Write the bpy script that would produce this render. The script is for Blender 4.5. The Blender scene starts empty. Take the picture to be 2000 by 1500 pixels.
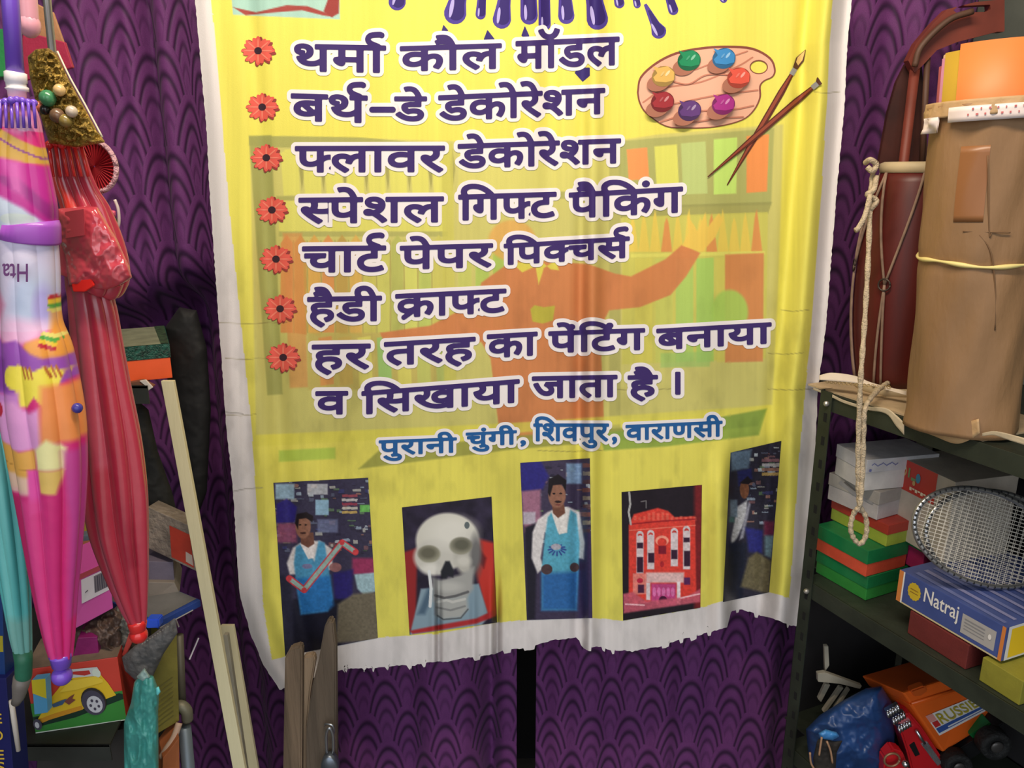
import bpy, bmesh, math, random
import numpy as np
from mathutils import Vector, Matrix

random.seed(7)
rng = np.random.default_rng(7)
SC = bpy.context.scene
COL = SC.collection

# ---------------------------------------------------------------- camera
FPX, PITCH, CAMZ = 1555.0, math.radians(15), 1.75
cam = bpy.data.cameras.new('camera')
cam.sensor_width = 36.0
cam.lens = FPX / 2000.0 * 36.0
cam.clip_start = 0.02
camo = bpy.data.objects.new('camera', cam)
camo.location = (0, 0, CAMZ)
camo.rotation_euler = (math.pi / 2 - PITCH, 0, 0)
COL.objects.link(camo)
SC.camera = camo

# ---------------------------------------------------------------- world, light, exposure
SC.view_settings.view_transform = 'Standard'
SC.view_settings.look = 'None'
SC.view_settings.gamma = 1.0
SC.view_settings.use_curve_mapping = False
SC.view_settings.exposure = 0.38
w = bpy.data.worlds.new('sky')
SC.world = w
w.use_nodes = True
nt = w.node_tree
nt.nodes.clear()
out = nt.nodes.new('ShaderNodeOutputWorld')
bg = nt.nodes.new('ShaderNodeBackground')
tc = nt.nodes.new('ShaderNodeTexCoord')
sp = nt.nodes.new('ShaderNodeSeparateXYZ')
rp = nt.nodes.new('ShaderNodeValToRGB')
rp.color_ramp.elements[0].position = 0.45
rp.color_ramp.elements[0].color = (0.26, 0.25, 0.24, 1)
rp.color_ramp.elements[1].position = 0.55
rp.color_ramp.elements[1].color = (0.86, 0.93, 1.0, 1)
mp = nt.nodes.new('ShaderNodeMath'); mp.operation = 'MULTIPLY_ADD'
mp.inputs[1].default_value = 0.5; mp.inputs[2].default_value = 0.5
nt.links.new(tc.outputs['Generated'], sp.inputs[0])
nt.links.new(sp.outputs['Z'], mp.inputs[0])
nt.links.new(mp.outputs[0], rp.inputs[0])
nt.links.new(rp.outputs[0], bg.inputs['Color'])
bg.inputs['Strength'].default_value = 1.45
nt.links.new(bg.outputs[0], out.inputs[0])

def area_light(name, loc, target, sx, sy, power, col, portal=False):
    l = bpy.data.lights.new(name, 'AREA')
    l.shape = 'RECTANGLE'; l.size = sx; l.size_y = sy
    l.energy = power; l.color = col
    if portal:
        l.cycles.is_portal = True
    o = bpy.data.objects.new(name, l)
    o.location = loc
    o.rotation_euler = (Vector(target) - Vector(loc)).to_track_quat('-Z', 'Y').to_euler()
    COL.objects.link(o)
    return o
# the open shop front behind the camera lets the sky in (portal), a tube lamp hangs under the ceiling
area_light('shop_front_portal', (0.02, -0.9, 1.47), (0.02, 1, 1.47), 3.0, 2.9, 1, (1, 1, 1), portal=True)
area_light('tube_lamp', (-0.05, 0.62, 2.85), (0.0, 1.6, 1.7), 1.2, 0.10, 23, (1.0, 0.86, 0.68))

# ---------------------------------------------------------------- helpers
def lin(c):
    c = np.asarray(c, float) / 255.0
    return np.where(c <= 0.04045, c / 12.92, ((c + 0.055) / 1.055) ** 2.4)

def L4(c):
    return tuple(lin(c)) + (1.0,)

def ray(px, py):
    u = (np.asarray(px, float) - 1000) / FPX
    v = (750 - np.asarray(py, float)) / FPX
    return u, v * math.sin(PITCH) + math.cos(PITCH), v * math.cos(PITCH) - math.sin(PITCH)

def P(px, py, Y):
    """point at depth Y seen at photo pixel px, py"""
    dx, dy, dz = ray(px, py)
    t = np.asarray(Y, float) / dy
    return np.stack(np.broadcast_arrays(dx * t, np.asarray(Y, float), CAMZ + dz * t), -1)

def Z(px, py, z):
    dx, dy, dz = ray(px, py)
    t = (z - CAMZ) / dz
    return np.array([dx * t, dy * t, z])

def zat(py, Y):
    return float(P(1000, py, Y)[2])

MATS = {}
def mat(name, c, rough=0.6, metal=0.0, noise=(0, 0), bump=(0, 0), spec=0.5, attr=False, trans=0.0, coat=0.0,
        alpha=1.0, sheen=0.0, stretch=None, sss=0.0):
    if name in MATS:
        return MATS[name]
    m = bpy.data.materials.new(name)
    m.use_nodes = True
    nt = m.node_tree
    b = nt.nodes['Principled BSDF']
    b.inputs['Roughness'].default_value = rough
    b.inputs['Metallic'].default_value = metal
    b.inputs['Specular IOR Level'].default_value = spec
    b.inputs['Transmission Weight'].default_value = trans
    b.inputs['Coat Weight'].default_value = coat
    b.inputs['Coat Roughness'].default_value = 0.12
    b.inputs['Alpha'].default_value = alpha
    b.inputs['Sheen Weight'].default_value = sheen
    tex = nt.nodes.new('ShaderNodeTexCoord')
    src = tex.outputs['Object']
    if stretch:
        mpn = nt.nodes.new('ShaderNodeMapping')
        mpn.inputs['Scale'].default_value = stretch
        nt.links.new(src, mpn.inputs[0]); src = mpn.outputs[0]
    if attr:
        a = nt.nodes.new('ShaderNodeAttribute'); a.attribute_name = 'Col'
        colsock = a.outputs['Color']
    else:
        r = nt.nodes.new('ShaderNodeRGB'); r.outputs[0].default_value = L4(c)
        colsock = r.outputs[0]
    if noise[1] > 0:
        n = nt.nodes.new('ShaderNodeTexNoise')
        n.inputs['Scale'].default_value = noise[0]; n.inputs['Detail'].default_value = 6
        nt.links.new(src, n.inputs['Vector'])
        mr = nt.nodes.new('ShaderNodeMapRange')
        mr.inputs[1].default_value = 0.3; mr.inputs[2].default_value = 0.7
        mr.inputs[3].default_value = 1 - noise[1]; mr.inputs[4].default_value = 1 + noise[1] * 0.6
        nt.links.new(n.outputs[0], mr.inputs[0])
        mx = nt.nodes.new('ShaderNodeVectorMath'); mx.operation = 'SCALE'
        nt.links.new(colsock, mx.inputs[0]); nt.links.new(mr.outputs[0], mx.inputs['Scale'])
        colsock = mx.outputs[0]
    nt.links.new(colsock, b.inputs['Base Color'])
    if bump[1] > 0:
        n2 = nt.nodes.new('ShaderNodeTexNoise')
        n2.inputs['Scale'].default_value = bump[0]; n2.inputs['Detail'].default_value = 5
        nt.links.new(src, n2.inputs['Vector'])
        bp = nt.nodes.new('ShaderNodeBump')
        bp.inputs['Strength'].default_value = bump[1]; bp.inputs['Distance'].default_value = 0.01
        nt.links.new(n2.outputs[0], bp.inputs['Height']); nt.links.new(bp.outputs[0], b.inputs['Normal'])
    MATS[name] = m
    return m

def setp(o, label=None, cat=None, group=None, kind=None):
    if label: o['label'] = label
    if cat: o['category'] = cat
    if group: o['group'] = group
    if kind: o['kind'] = kind
    return o

def thing(name, label, cat, loc, rotz=0.0, group=None):
    o = bpy.data.objects.new(name, None)
    o.empty_display_size = 0.02
    o.location = loc
    o.rotation_euler = (0, 0, rotz)
    COL.objects.link(o)
    return setp(o, label, cat, group)

def mk(name, verts, faces, mats, parent=None, world=False, smooth=False, cols=None, fm=None, uv=None, label=None):
    """one mesh object; verts are local to the parent unless world=True (parent rotation ignored)"""
    verts = np.asarray(verts, float).reshape(-1, 3)
    loc = np.zeros(3)
    if parent is not None:
        if world:
            R = np.array(Matrix.Rotation(-parent.rotation_euler[2], 3, 'Z'))
            verts = (verts - np.array(parent.location)) @ R.T
    else:
        loc = np.array([(verts[:, 0].min() + verts[:, 0].max()) / 2, (verts[:, 1].min() + verts[:, 1].max()) / 2, verts[:, 2].min()])
        verts = verts - loc
    me = bpy.data.meshes.new(name)
    me.from_pydata(verts.tolist(), [], [list(map(int, f)) for f in faces])
    if not isinstance(mats, (list, tuple)):
        mats = [mats]
    for m in mats:
        me.materials.append(m)
    if fm is not None:
        me.polygons.foreach_set('material_index', np.asarray(fm, np.int32))
    if smooth:
        me.polygons.foreach_set('use_smooth', np.ones(len(me.polygons), bool))
    if cols is not None:
        a = me.color_attributes.new('Col', 'FLOAT_COLOR', 'POINT')
        c4 = np.ones((len(verts), 4), np.float32); c4[:, :3] = cols
        a.data.foreach_set('color', c4.ravel())
    if uv is not None:
        ul = me.uv_layers.new(name='UVMap')
        li = np.zeros(len(me.loops), np.int32)
        me.loops.foreach_get('vertex_index', li)
        ul.data.foreach_set('uv', np.asarray(uv, np.float32)[li].ravel())
    me.update()
    o = bpy.data.objects.new(name, me)
    o.location = loc
    if parent is not None:
        o.parent = parent
    COL.objects.link(o)
    if label: o['label'] = label
    return o

def join(*vfs):
    V, F, n = [], [], 0
    for v, f in vfs:
        v = np.asarray(v, float).reshape(-1, 3)
        V.append(v); F += [[i + n for i in q] for q in f]; n += len(v)
    return np.concatenate(V), F

def xf(vf, M=None, loc=None):
    v, f = vf
    v = np.asarray(v, float)
    if M is not None:
        v = v @ np.asarray(M, float).T
    if loc is not None:
        v = v + np.asarray(loc, float)
    return v, f

def rotz(a):
    c, s = math.cos(a), math.sin(a)
    return np.array([[c, -s, 0], [s, c, 0], [0, 0, 1]])

def hexa(c8, bev=0.0015):
    """box from 8 corners (0-3 front face BL BR TR TL, 4-7 the same behind), bevelled"""
    bm = bmesh.new()
    vs = [bm.verts.new(tuple(map(float, c))) for c in c8]
    for q in ((0, 1, 2, 3), (5, 4, 7, 6), (4, 0, 3, 7), (1, 5, 6, 2), (3, 2, 6, 7), (4, 5, 1, 0)):
        bm.faces.new([vs[i] for i in q])
    bmesh.ops.recalc_face_normals(bm, faces=bm.faces)
    if bev > 0:
        bmesh.ops.bevel(bm, geom=list(bm.edges), offset=bev, segments=2, affect='EDGES', profile=0.6, clamp_overlap=True)
    bm.verts.index_update()
    v = [tuple(x.co) for x in bm.verts]
    f = [[x.index for x in q.verts] for q in bm.faces]
    bm.free()
    return np.array(v), f

def box(x0, x1, y0, y1, z0, z1, bev=0.0015):
    return hexa([(x0, y0, z0), (x1, y0, z0), (x1, y0, z1), (x0, y0, z1), (x0, y1, z0), (x1, y1, z0), (x1, y1, z1), (x0, y1, z1)], bev)

def loft(rings, closed=True, cap=True):
    n = len(rings[0]); V = np.concatenate([np.asarray(r, float) for r in rings]); F = []
    for i in range(len(rings) - 1):
        for j in range(n if closed else n - 1):
            k = (j + 1) % n
            F.append([i * n + j, i * n + k, (i + 1) * n + k, (i + 1) * n + j])
    if cap and closed:
        F.append(list(range(n))[::-1]); F.append(list(range((len(rings) - 1) * n, len(rings) * n)))
    return V, F

def tube(path, r, n=10, cap=True, squash=None):
    p = np.asarray(path, float); m = len(p)
    r = np.full(m, r) if np.isscalar(r) else np.asarray(r, float)
    t = np.gradient(p, axis=0); t /= np.linalg.norm(t, axis=1)[:, None] + 1e-12
    up = np.array([0.0, 0, 1]) if abs(t[0][2]) < 0.9 else np.array([0.0, 1, 0])
    rings = []; a = np.linspace(0, 2 * math.pi, n, endpoint=False)
    s = np.cross(t[0], up); s /= np.linalg.norm(s)
    for i in range(m):
        s = s - t[i] * np.dot(s, t[i]); s /= np.linalg.norm(s) + 1e-12
        b = np.cross(t[i], s)
        rings.append(p[i] + r[i] * (np.cos(a)[:, None] * s + np.sin(a)[:, None] * b))
    return loft(rings, True, cap)

def spline(pts, k=8):
    p = np.asarray(pts, float); n = len(p); o = []
    q = np.vstack([2 * p[0] - p[1], p, 2 * p[-1] - p[-2]])
    for i in range(n - 1):
        a, b, c, d = q[i], q[i + 1], q[i + 2], q[i + 3]
        for t in np.linspace(0, 1, k, endpoint=False):
            o.append(0.5 * (2 * b + (c - a) * t + (2 * a - 5 * b + 4 * c - d) * t * t + (3 * b - a - 3 * c + d) * t ** 3))
    o.append(p[-1])
    return np.array(o)

def ball(c, r, n=14, m=10, sq=(1, 1, 1)):
    rings = []
    a = np.linspace(0, 2 * math.pi, n, endpoint=False)
    for th in np.linspace(0.02, math.pi - 0.02, m):
        rings.append(np.stack([np.cos(a) * math.sin(th) * sq[0], np.sin(a) * math.sin(th) * sq[1], np.full(n, -math.cos(th) * sq[2])], -1) * r + np.asarray(c))
    return loft(rings)

def hash2(ix, iy, s=0):
    h = np.sin(ix * 127.1 + iy * 311.7 + s * 74.7) * 43758.5453
    return h - np.floor(h)

def vnoise(x, y, s=0):
    ix, iy = np.floor(x), np.floor(y); fx, fy = x - ix, y - iy
    fx, fy = fx * fx * (3 - 2 * fx), fy * fy * (3 - 2 * fy)
    a, b = hash2(ix, iy, s), hash2(ix + 1, iy, s); c, d = hash2(ix, iy + 1, s), hash2(ix + 1, iy + 1, s)
    return (a * (1 - fx) + b * fx) * (1 - fy) + (c * (1 - fx) + d * fx) * fy

def fbm(x, y, s=0, o=4):
    r = 0; a = 0.5
    for i in range(o):
        r = r + a * vnoise(x, y, s + i); x = x * 2.03; y = y * 2.03; a *= 0.5
    return r / (1 - 0.5 ** o)

def inpoly(X, Y, pts):
    ins = np.zeros(X.shape, bool); n = len(pts)
    for i in range(n):
        x0, y0 = pts[i]; x1, y1 = pts[(i + 1) % n]
        if y0 == y1: continue
        ins ^= ((y0 > Y) != (y1 > Y)) & (X < (x1 - x0) * (Y - y0) / (y1 - y0) + x0)
    return ins

def segdist(X, Y, segs):
    d = np.full(X.shape, 1e9)
    for (x0, y0, x1, y1) in segs:
        dx, dy = x1 - x0, y1 - y0
        t = np.clip(((X - x0) * dx + (Y - y0) * dy) / (dx * dx + dy * dy + 1e-12), 0, 1)
        d = np.minimum(d, (X - x0 - t * dx) ** 2 + (Y - y0 - t * dy) ** 2)
    return np.sqrt(d)

def sdpoly(X, Y, pts):
    s = [(*pts[i], *pts[(i + 1) % len(pts)]) for i in range(len(pts))]
    d = segdist(X, Y, s)
    return np.where(inpoly(X, Y, pts), -d, d)

def gridxy(x0, x1, y0, y1, st):
    nx = max(2, int(math.ceil((x1 - x0) / st)) + 1); ny = max(2, int(math.ceil((y1 - y0) / st)) + 1)
    return np.meshgrid(np.linspace(x0, x1, nx), np.linspace(y0, y1, ny))

def gridfaces(ny, nx):
    i = np.arange(ny * nx).reshape(ny, nx)
    return np.stack([i[:-1, :-1], i[:-1, 1:], i[1:, 1:], i[1:, :-1]], -1).reshape(-1, 4)

def field_mesh(f, X, Y):
    """the area f < 0 as a 2-D mesh whose edge follows the zero line"""
    ny, nx = f.shape
    f = np.where(np.abs(f) < 1e-6, 1e-6, f)
    ins = f < 0
    idx = -np.ones((ny, nx), int); idx[ins] = np.arange(ins.sum())
    V = [np.stack([X[ins], Y[ins]], -1)]; n = int(ins.sum()); F = []
    c = ins[:-1, :-1].astype(int) + ins[:-1, 1:] + ins[1:, 1:] + ins[1:, :-1]
    for a, b in zip(*np.where(c == 4)):
        F.append([idx[a, b], idx[a, b + 1], idx[a + 1, b + 1], idx[a + 1, b]])
    ex = {}; extra = []
    for a, b in zip(*np.where((c > 0) & (c < 4))):
        cor = [(a, b), (a, b + 1), (a + 1, b + 1), (a + 1, b)]; poly = []
        for k in range(4):
            p, q = cor[k], cor[(k + 1) % 4]
            if ins[p]: poly.append(idx[p])
            if ins[p] != ins[q]:
                key = (min(p, q), max(p, q))
                if key not in ex:
                    t = f[p] / (f[p] - f[q])
                    extra.append((X[p] + t * (X[q] - X[p]), Y[p] + t * (Y[q] - Y[p]))); ex[key] = n; n += 1
                poly.append(ex[key])
        if len(poly) >= 3: F.append(poly)
    if extra: V.append(np.array(extra))
    return np.concatenate(V), F

class Canvas:
    """printed colour for a set of points given in photo pixels"""
    def __init__(s, X, Y, base):
        s.X, s.Y = X.ravel(), Y.ravel(); s.C = np.tile(np.asarray(base, float), (s.X.size, 1))
    def _mix(s, i, c, a):
        a = np.asarray(a, float); a = a[:, None] if a.ndim else a
        s.C[i] = s.C[i] * (1 - a) + np.asarray(c, float) * a
    def poly(s, pts, c, a=1.0, soft=0):
        xs = [p[0] for p in pts]; ys = [p[1] for p in pts]
        i = np.where((s.X >= min(xs) - soft) & (s.X <= max(xs) + soft) & (s.Y >= min(ys) - soft) & (s.Y <= max(ys) + soft))[0]
        if not len(i): return
        if soft:
            d = sdpoly(s.X[i], s.Y[i], pts); s._mix(i, c, a * np.clip(0.5 - d / (2 * soft), 0, 1))
        else:
            i = i[inpoly(s.X[i], s.Y[i], pts)]; s._mix(i, c, a)
    def rect(s, x0, y0, x1, y1, c, a=1.0, soft=0):
        s.poly([(x0, y0), (x1, y0), (x1, y1), (x0, y1)], c, a, soft)
    def ell(s, cx, cy, rx, ry, c, a=1.0, rot=0.0, soft=0.15):
        R = max(rx, ry) * 1.4
        i = np.where((abs(s.X - cx) < R) & (abs(s.Y - cy) < R))[0]
        if not len(i): return
        co, si = math.cos(rot), math.sin(rot); dx, dy = s.X[i] - cx, s.Y[i] - cy
        r = np.hypot((dx * co + dy * si) / rx, (-dx * si + dy * co) / ry)
        s._mix(i, c, a * np.clip((1 - r) / soft + 0.5, 0, 1))
    def line(s, pts, w, c, a=1.0):
        xs = [p[0] for p in pts]; ys = [p[1] for p in pts]
        i = np.where((s.X > min(xs) - w) & (s.X < max(xs) + w) & (s.Y > min(ys) - w) & (s.Y < max(ys) + w))[0]
        if not len(i): return
        d = segdist(s.X[i], s.Y[i], [(*pts[k], *pts[k + 1]) for k in range(len(pts) - 1)])
        s._mix(i, c, a * np.clip((w / 2 - d) / 1.0 + 0.5, 0, 1))
    def noise(s, scale, amt, seed=0):
        n = fbm(s.X / scale, s.Y / scale, seed) - 0.5
        s.C = np.clip(s.C * (1 + 2 * amt * n[:, None]), 0, 255)
    def lin(s):
        return lin(np.clip(s.C, 0, 255))

def tri_fix(V2, F):
    return V2, F

def quadmap(q):
    """(u right, v up, eps outwards) on a face with corners BL BR TR TL"""
    q = [np.asarray(x, float) for x in q]
    n = np.cross(q[1] - q[0], q[3] - q[0]); n /= np.linalg.norm(n)
    def f(u, v, e=0.0006):
        u = np.asarray(u, float)[..., None]; v = np.asarray(v, float)[..., None]
        return (1 - v) * ((1 - u) * q[0] + u * q[1]) + v * ((1 - u) * q[3] + u * q[2]) + n * e
    return f

def text_field(s, X, Y):
    pass

# ================================================================ the room
def struct(name, vf, m):
    o = mk(name, vf[0], vf[1], m)
    o['kind'] = 'structure'
    return o
RX0, RX1, RY0, RY1, RZ = -1.50, 1.55, -0.9, 2.12, 2.95
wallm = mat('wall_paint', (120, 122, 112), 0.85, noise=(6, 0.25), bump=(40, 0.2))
gapshade = mat('gap_shade_paint', (26, 24, 24), 0.9, noise=(4, 0.4), bump=(30, 0.3))
struct('floor', box(RX0, RX1, RY0, RY1, -0.06, 0, 0), mat('floor_concrete', (110, 104, 98), 0.8, noise=(5, 0.3), bump=(20, 0.2)))
struct('ceiling', box(RX0, RX1, RY0, RY1, RZ, RZ + 0.06, 0), mat('ceiling_paint', (190, 185, 175), 0.9, noise=(3, 0.1)))
struct('wall_left', box(RX0 - 0.06, RX0, RY0, RY1, 0, RZ, 0), wallm)
struct('wall_right', box(RX1, RX1 + 0.06, RY0, RY1, 0, RZ, 0), wallm)
struct('wall_back', box(RX0, RX1, RY1, RY1 + 0.06, 0, RZ, 0), wallm)
struct('gap_shade_panel', box(-0.75, 0.75, RY1 - 0.05, RY1 - 0.001, 0, 2.2, 0.004), gapshade)  # dark panel added so the gap between the curtains stays black

# ================================================================ curtains
def curtain_material():
    m = bpy.data.materials.new('curtain_cloth'); m.use_nodes = True
    nt = m.node_tree; b = nt.nodes['Principled BSDF']
    N = lambda t: nt.nodes.new(t)
    def val(x):
        return x
    def M(op, a, b_=None, c=None):
        n = N('ShaderNodeMath'); n.operation = op
        for i, x in enumerate((a, b_, c)):
            if x is None: continue
            if isinstance(x, (int, float)): n.inputs[i].default_value = x
            else: nt.links.new(x, n.inputs[i])
        return n.outputs[0]
    uv = N('ShaderNodeUVMap'); uv.uv_map = 'UVMap'
    sep = N('ShaderNodeSeparateXYZ'); nt.links.new(uv.outputs[0], sep.inputs[0])
    u, v = sep.outputs[0], sep.outputs[1]          # one arch wide, one row high
    k = M('FLOOR', v)
    def cand(row, dv):
        off = M('MULTIPLY', M('FLOORED_MODULO', row, 2.0), 0.5)
        du = M('SUBTRACT', M('FRACT', M('ADD', u, off)), 0.5)
        x = M('DIVIDE', M('ABSOLUTE', du), 0.5)
        y = M('DIVIDE', dv, 2.1)
        return M('SQRT', M('ADD', M('POWER', x, 2.0), M('POWER', y, 2.0)))
    r1 = cand(M('SUBTRACT', k, 1.0), M('ADD', M('SUBTRACT', v, k), 1.0))
    r2 = cand(k, M('SUBTRACT', v, k))
    inside = M('LESS_THAN', r1, 1.0)
    r = M('ADD', M('MULTIPLY', inside, r1), M('MULTIPLY', M('SUBTRACT', 1.0, inside), r2))
    r = M('MINIMUM', r, 1.2)
    ph = M('MULTIPLY', r, 2 * math.pi * 5.0)
    s = M('POWER', M('MULTIPLY_ADD', M('SINE', ph), 0.5, 0.5), 2.2)
    fade = M('SMOOTH_MIN', 1.0, M('MULTIPLY', r, 1.6), 0.2)
    s = M('MULTIPLY', s, fade)
    mix = N('ShaderNodeMix'); mix.data_type = 'RGBA'
    mix.inputs[6].default_value = L4((106, 52, 110)); mix.inputs[7].default_value = L4((54, 24, 60))
    nt.links.new(s, mix.inputs[0])
    tcn = N('ShaderNodeTexCoord'); no = N('ShaderNodeTexNoise'); no.inputs['Scale'].default_value = 900
    nt.links.new(tcn.outputs['Object'], no.inputs['Vector'])
    mr = N('ShaderNodeMapRange'); mr.inputs[1].default_value = .3; mr.inputs[2].default_value = .7; mr.inputs[3].default_value = .8; mr.inputs[4].default_value = 1.15
    nt.links.new(no.outputs[0], mr.inputs[0])
    vm = N('ShaderNodeVectorMath'); vm.operation = 'SCALE'
    nt.links.new(mix.outputs[2], vm.inputs[0]); nt.links.new(mr.outputs[0], vm.inputs['Scale'])
    nt.links.new(vm.outputs[0], b.inputs['Base Color'])
    b.inputs['Roughness'].default_value = 0.65; b.inputs['Sheen Weight'].default_value = 0.05
    b.inputs['Specular IOR Level'].default_value = 0.25
    bp = N('ShaderNodeBump'); bp.inputs['Strength'].default_value = 0.5; bp.inputs['Distance'].default_value = 0.004; bp.invert = True
    nt.links.new(s, bp.inputs['Height']); nt.links.new(bp.outputs[0], b.inputs['Normal'])
    return m
CURT = curtain_material()

def curtain(name, label, x0, x1, z0, z1, yf, u0=0.0):
    nx, nz = int((x1 - x0) / 0.005) + 1, int((z1 - z0) / 0.02) + 1
    X, Zg = np.meshgrid(np.linspace(x0, x1, nx), np.linspace(z0, z1, nz))
    Y = yf(X, Zg)
    dx = (x1 - x0) / (nx - 1)
    ym = Y[nz // 2]
    U = np.concatenate([[0], np.cumsum(np.hypot(dx, np.diff(ym)))])
    UV = np.stack([np.tile(U, (nz, 1)) / 0.112 + u0, Zg / 0.100], -1).reshape(-1, 2)
    V = np.stack([X, Y, Zg], -1).reshape(-1, 3)
    F = gridfaces(nz, nx)
    o = mk(name, V, F, CURT, smooth=True, uv=UV)
    md = o.modifiers.new('thickness', 'SOLIDIFY'); md.thickness = 0.002; md.offset = -1
    setp(o, label, 'curtain', 'purple curtains behind the banner')
    return o
def g(x, c, w_): return np.exp(-((x - c) / w_) ** 2)
def y_left(x, z):
    y = 1.74 + 0.022 * np.sin(x * 2 * math.pi / 0.21 + 0.6 + 0.5 * np.sin(z * 2.1)) + 0.008 * np.sin(x * 2 * math.pi / 0.083 + 1.0)
    y = y + 0.05 * g(x, -0.755, 0.02)
    # below the shelf the cloth is pushed back behind the goods
    s = 1 / (1 + np.exp((z - (1.47 + 0.35 * (x + 0.78))) / 0.02)) * (1 / (1 + np.exp((x + 0.66) / 0.012)))
    return y + 0.16 * s
def y_mid(x, z):
    k = np.clip((1.3 - z) / 1.0, 0, 1)
    return 1.76 + (0.014 + 0.016 * k) * np.sin(x * 2 * math.pi / 0.26 + 2.2 + 0.3 * np.sin(z * 2)) + 0.007 * np.sin(x * 2 * math.pi / 0.095) + 0.05 * k * g(x, -0.055, 0.02)
def y_right(x, z):
    return 1.77 + 0.014 * np.sin(x * 2 * math.pi / 0.24 + 0.8 + 0.4 * np.sin(z * 1.7)) + 0.007 * np.sin(x * 2 * math.pi / 0.088 + 2)
curtain('curtain', 'purple scallop patterned curtain hanging left of the banner behind the umbrellas', -1.45, -0.505, 0.03, 2.55, y_left)
curtain('curtain', 'purple scallop patterned curtain below the banner between the old planks and the black gap', -0.50, 0.012, 0.03, 2.55, y_mid, 0.35)
curtain('curtain', 'purple scallop patterned curtain right of the black gap behind the banner and drum', 0.062, 0.96, 0.03, 2.55, y_right, 0.1)

# ================================================================ the banner
Lx = lambda y: np.interp(y, [-300, 0, 250, 400, 810, 960, 1160, 1240, 1300, 1350], [350, 381, 403, 411, 440, 455, 468, 490, 515, 548])
Rx = lambda y: np.interp(y, [-300, 0, 85, 200, 300, 400, 640, 760, 850, 1120, 1227], [1690, 1664, 1655, 1650, 1641, 1632, 1613, 1597, 1594, 1579, 1566])
Bx = [500, 548, 657, 857, 971, 1000, 1125, 1145, 1235, 1312, 1420, 1428, 1442, 1506, 1567, 1600]
By = [1362, 1352, 1313, 1297, 1277, 1271, 1246, 1264, 1277, 1258, 1227, 1197, 1194, 1213, 1228, 1232]
Bot = lambda x: np.interp(x, Bx, By)
YLx = lambda y: np.interp(y, [-300, 0, 420, 830, 1180, 1290], [390, 413, 449, 491, 514, 531])
YRx = lambda y: np.interp(y, [-300, 0, 400, 600, 890, 1167], [1650, 1626, 1603, 1588, 1561, 1542])
YB = lambda x: np.interp(x, [520, 535, 657, 738, 855, 969, 1029, 1136, 1158, 1216, 1368, 1418, 1436, 1502, 1545], [1291, 1288, 1255, 1245, 1238, 1216, 1211, 1192, 1207, 1212, 1187, 1173, 1143, 1157, 1169])

def ss(x, a, b):
    t = np.clip((np.asarray(x, float) - a) / (b - a), 0, 1); return t * t * (3 - 2 * t)
def sg(x): return 1 / (1 + np.exp(-np.clip(x, -40, 40)))
def depth(px, py):
    px = np.asarray(px, float); py = np.asarray(py, float)
    d = 1.60 + 0 * px
    d = d + 0.004 * np.sin(px / 47 + 0.002 * py) + 0.0030 * np.sin(px / 21 + py / 300) + 0.006 * (vnoise(px / 40, py / 260, 31) - 0.5) * ss(py, 60, 300)
    c = 1150 - 0.01 * (py - 600)
    a = 0.011 + 0.019 * ss(py, 150, 900)
    d = d - a * g(px, c + 8, 17) + 0.6 * a * g(px, c - 16, 12)
    d = d - 0.010 * (1 - ss(py, 250, 600)) * (g(px, 1035, 22) - 0.8 * g(px, 1075, 16) + 0.8 * g(px, 935, 25))
    r = Rx(py)
    d = d - 0.030 * g(px, r - 48, 20) + 0.014 * g(px, r - 88, 14) + 0.010 * g(px, r - 8, 14)
    l = Lx(py)
    d = d - 0.014 * g(px, l + 62, 24) * ss(py, 300, 600) + 0.012 * g(px, l + 105, 20) - 0.008 * g(px, l + 20, 18)
    b = ss(py, 1080, 1240)
    d = d + 0.045 * b * g(px, 971, 6) - 0.014 * b * g(px, 958, 9) + 0.026 * b * g(px, 857, 5) - 0.008 * b * g(px, 846, 8) + 0.010 * b * g(px, 925, 7) + 0.02 * b * g(px, 1139, 7)
    e = ss(py, 840, 1000)
    d = d - 0.035 * e * g(px, 1408, 26) + 0.075 * e * (sg((px - 1424) / 5) - 0.75 * sg((px - 1510) / 22))
    # the lower left corner curls backwards round the planks
    q = ss(py, 1130, 1350) * ss(560 - px, 0, 120)
    return d + 0.05 * q
def PB(px, py, eps=0.0):
    return P(px, py, depth(px, py) - eps)

banner = thing('banner', 'large yellow printed cloth banner with Hindi lettering hanging before purple curtains', 'banner', tuple(P(1090, 1280, 1.60)))

def banner_mesh():
    ns, nt_ = 600, 690
    s = np.linspace(0, 1, ns); t = np.linspace(0, 1, nt_); S, T = np.meshgrid(s, t)
    top = -140.0
    py = top + T * 1300.0
    for _ in range(6):
        l, r = Lx(py), Rx(py); px = l + S * (r - l)
        jag = 2.2 * (vnoise(px / 5.0, px * 0 + 3, 5) - 0.5) + 5 * (vnoise(px / 23.0, px * 0, 9) - 0.5) + 7 * (vnoise(px / 9.0, px * 0, 12) > 0.80) * ss(px, 600, 700)
        py = top + T * (Bot(px) - 3 - top) + T ** 60 * jag
    # frayed side edge
    e = 1.6 * (vnoise(py / 7.0, py * 0 + 1, 3) - 0.5)
    px = px + e * (np.exp(-S * 80) + np.exp(-(1 - S) * 80))
    return px, py
bpx, bpy_ = banner_mesh()
YEL = (233, 224, 101)
WHT = (226, 220, 220)
OLV = (176, 176, 98); DOL = (158, 160, 92); LYE = (226, 222, 110); ORG = (224, 146, 84); GRN = (168, 212, 92); PGR = (190, 200, 118); BRN = (212, 130, 82)
cv = Canvas(bpx, bpy_, WHT)
# yellow ground inside the white border
ins = (cv.X > YLx(cv.Y) + 0) & (cv.X < YRx(cv.Y)) & (cv.Y < YB(cv.X))
cv.C[ins] = YEL
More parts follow.
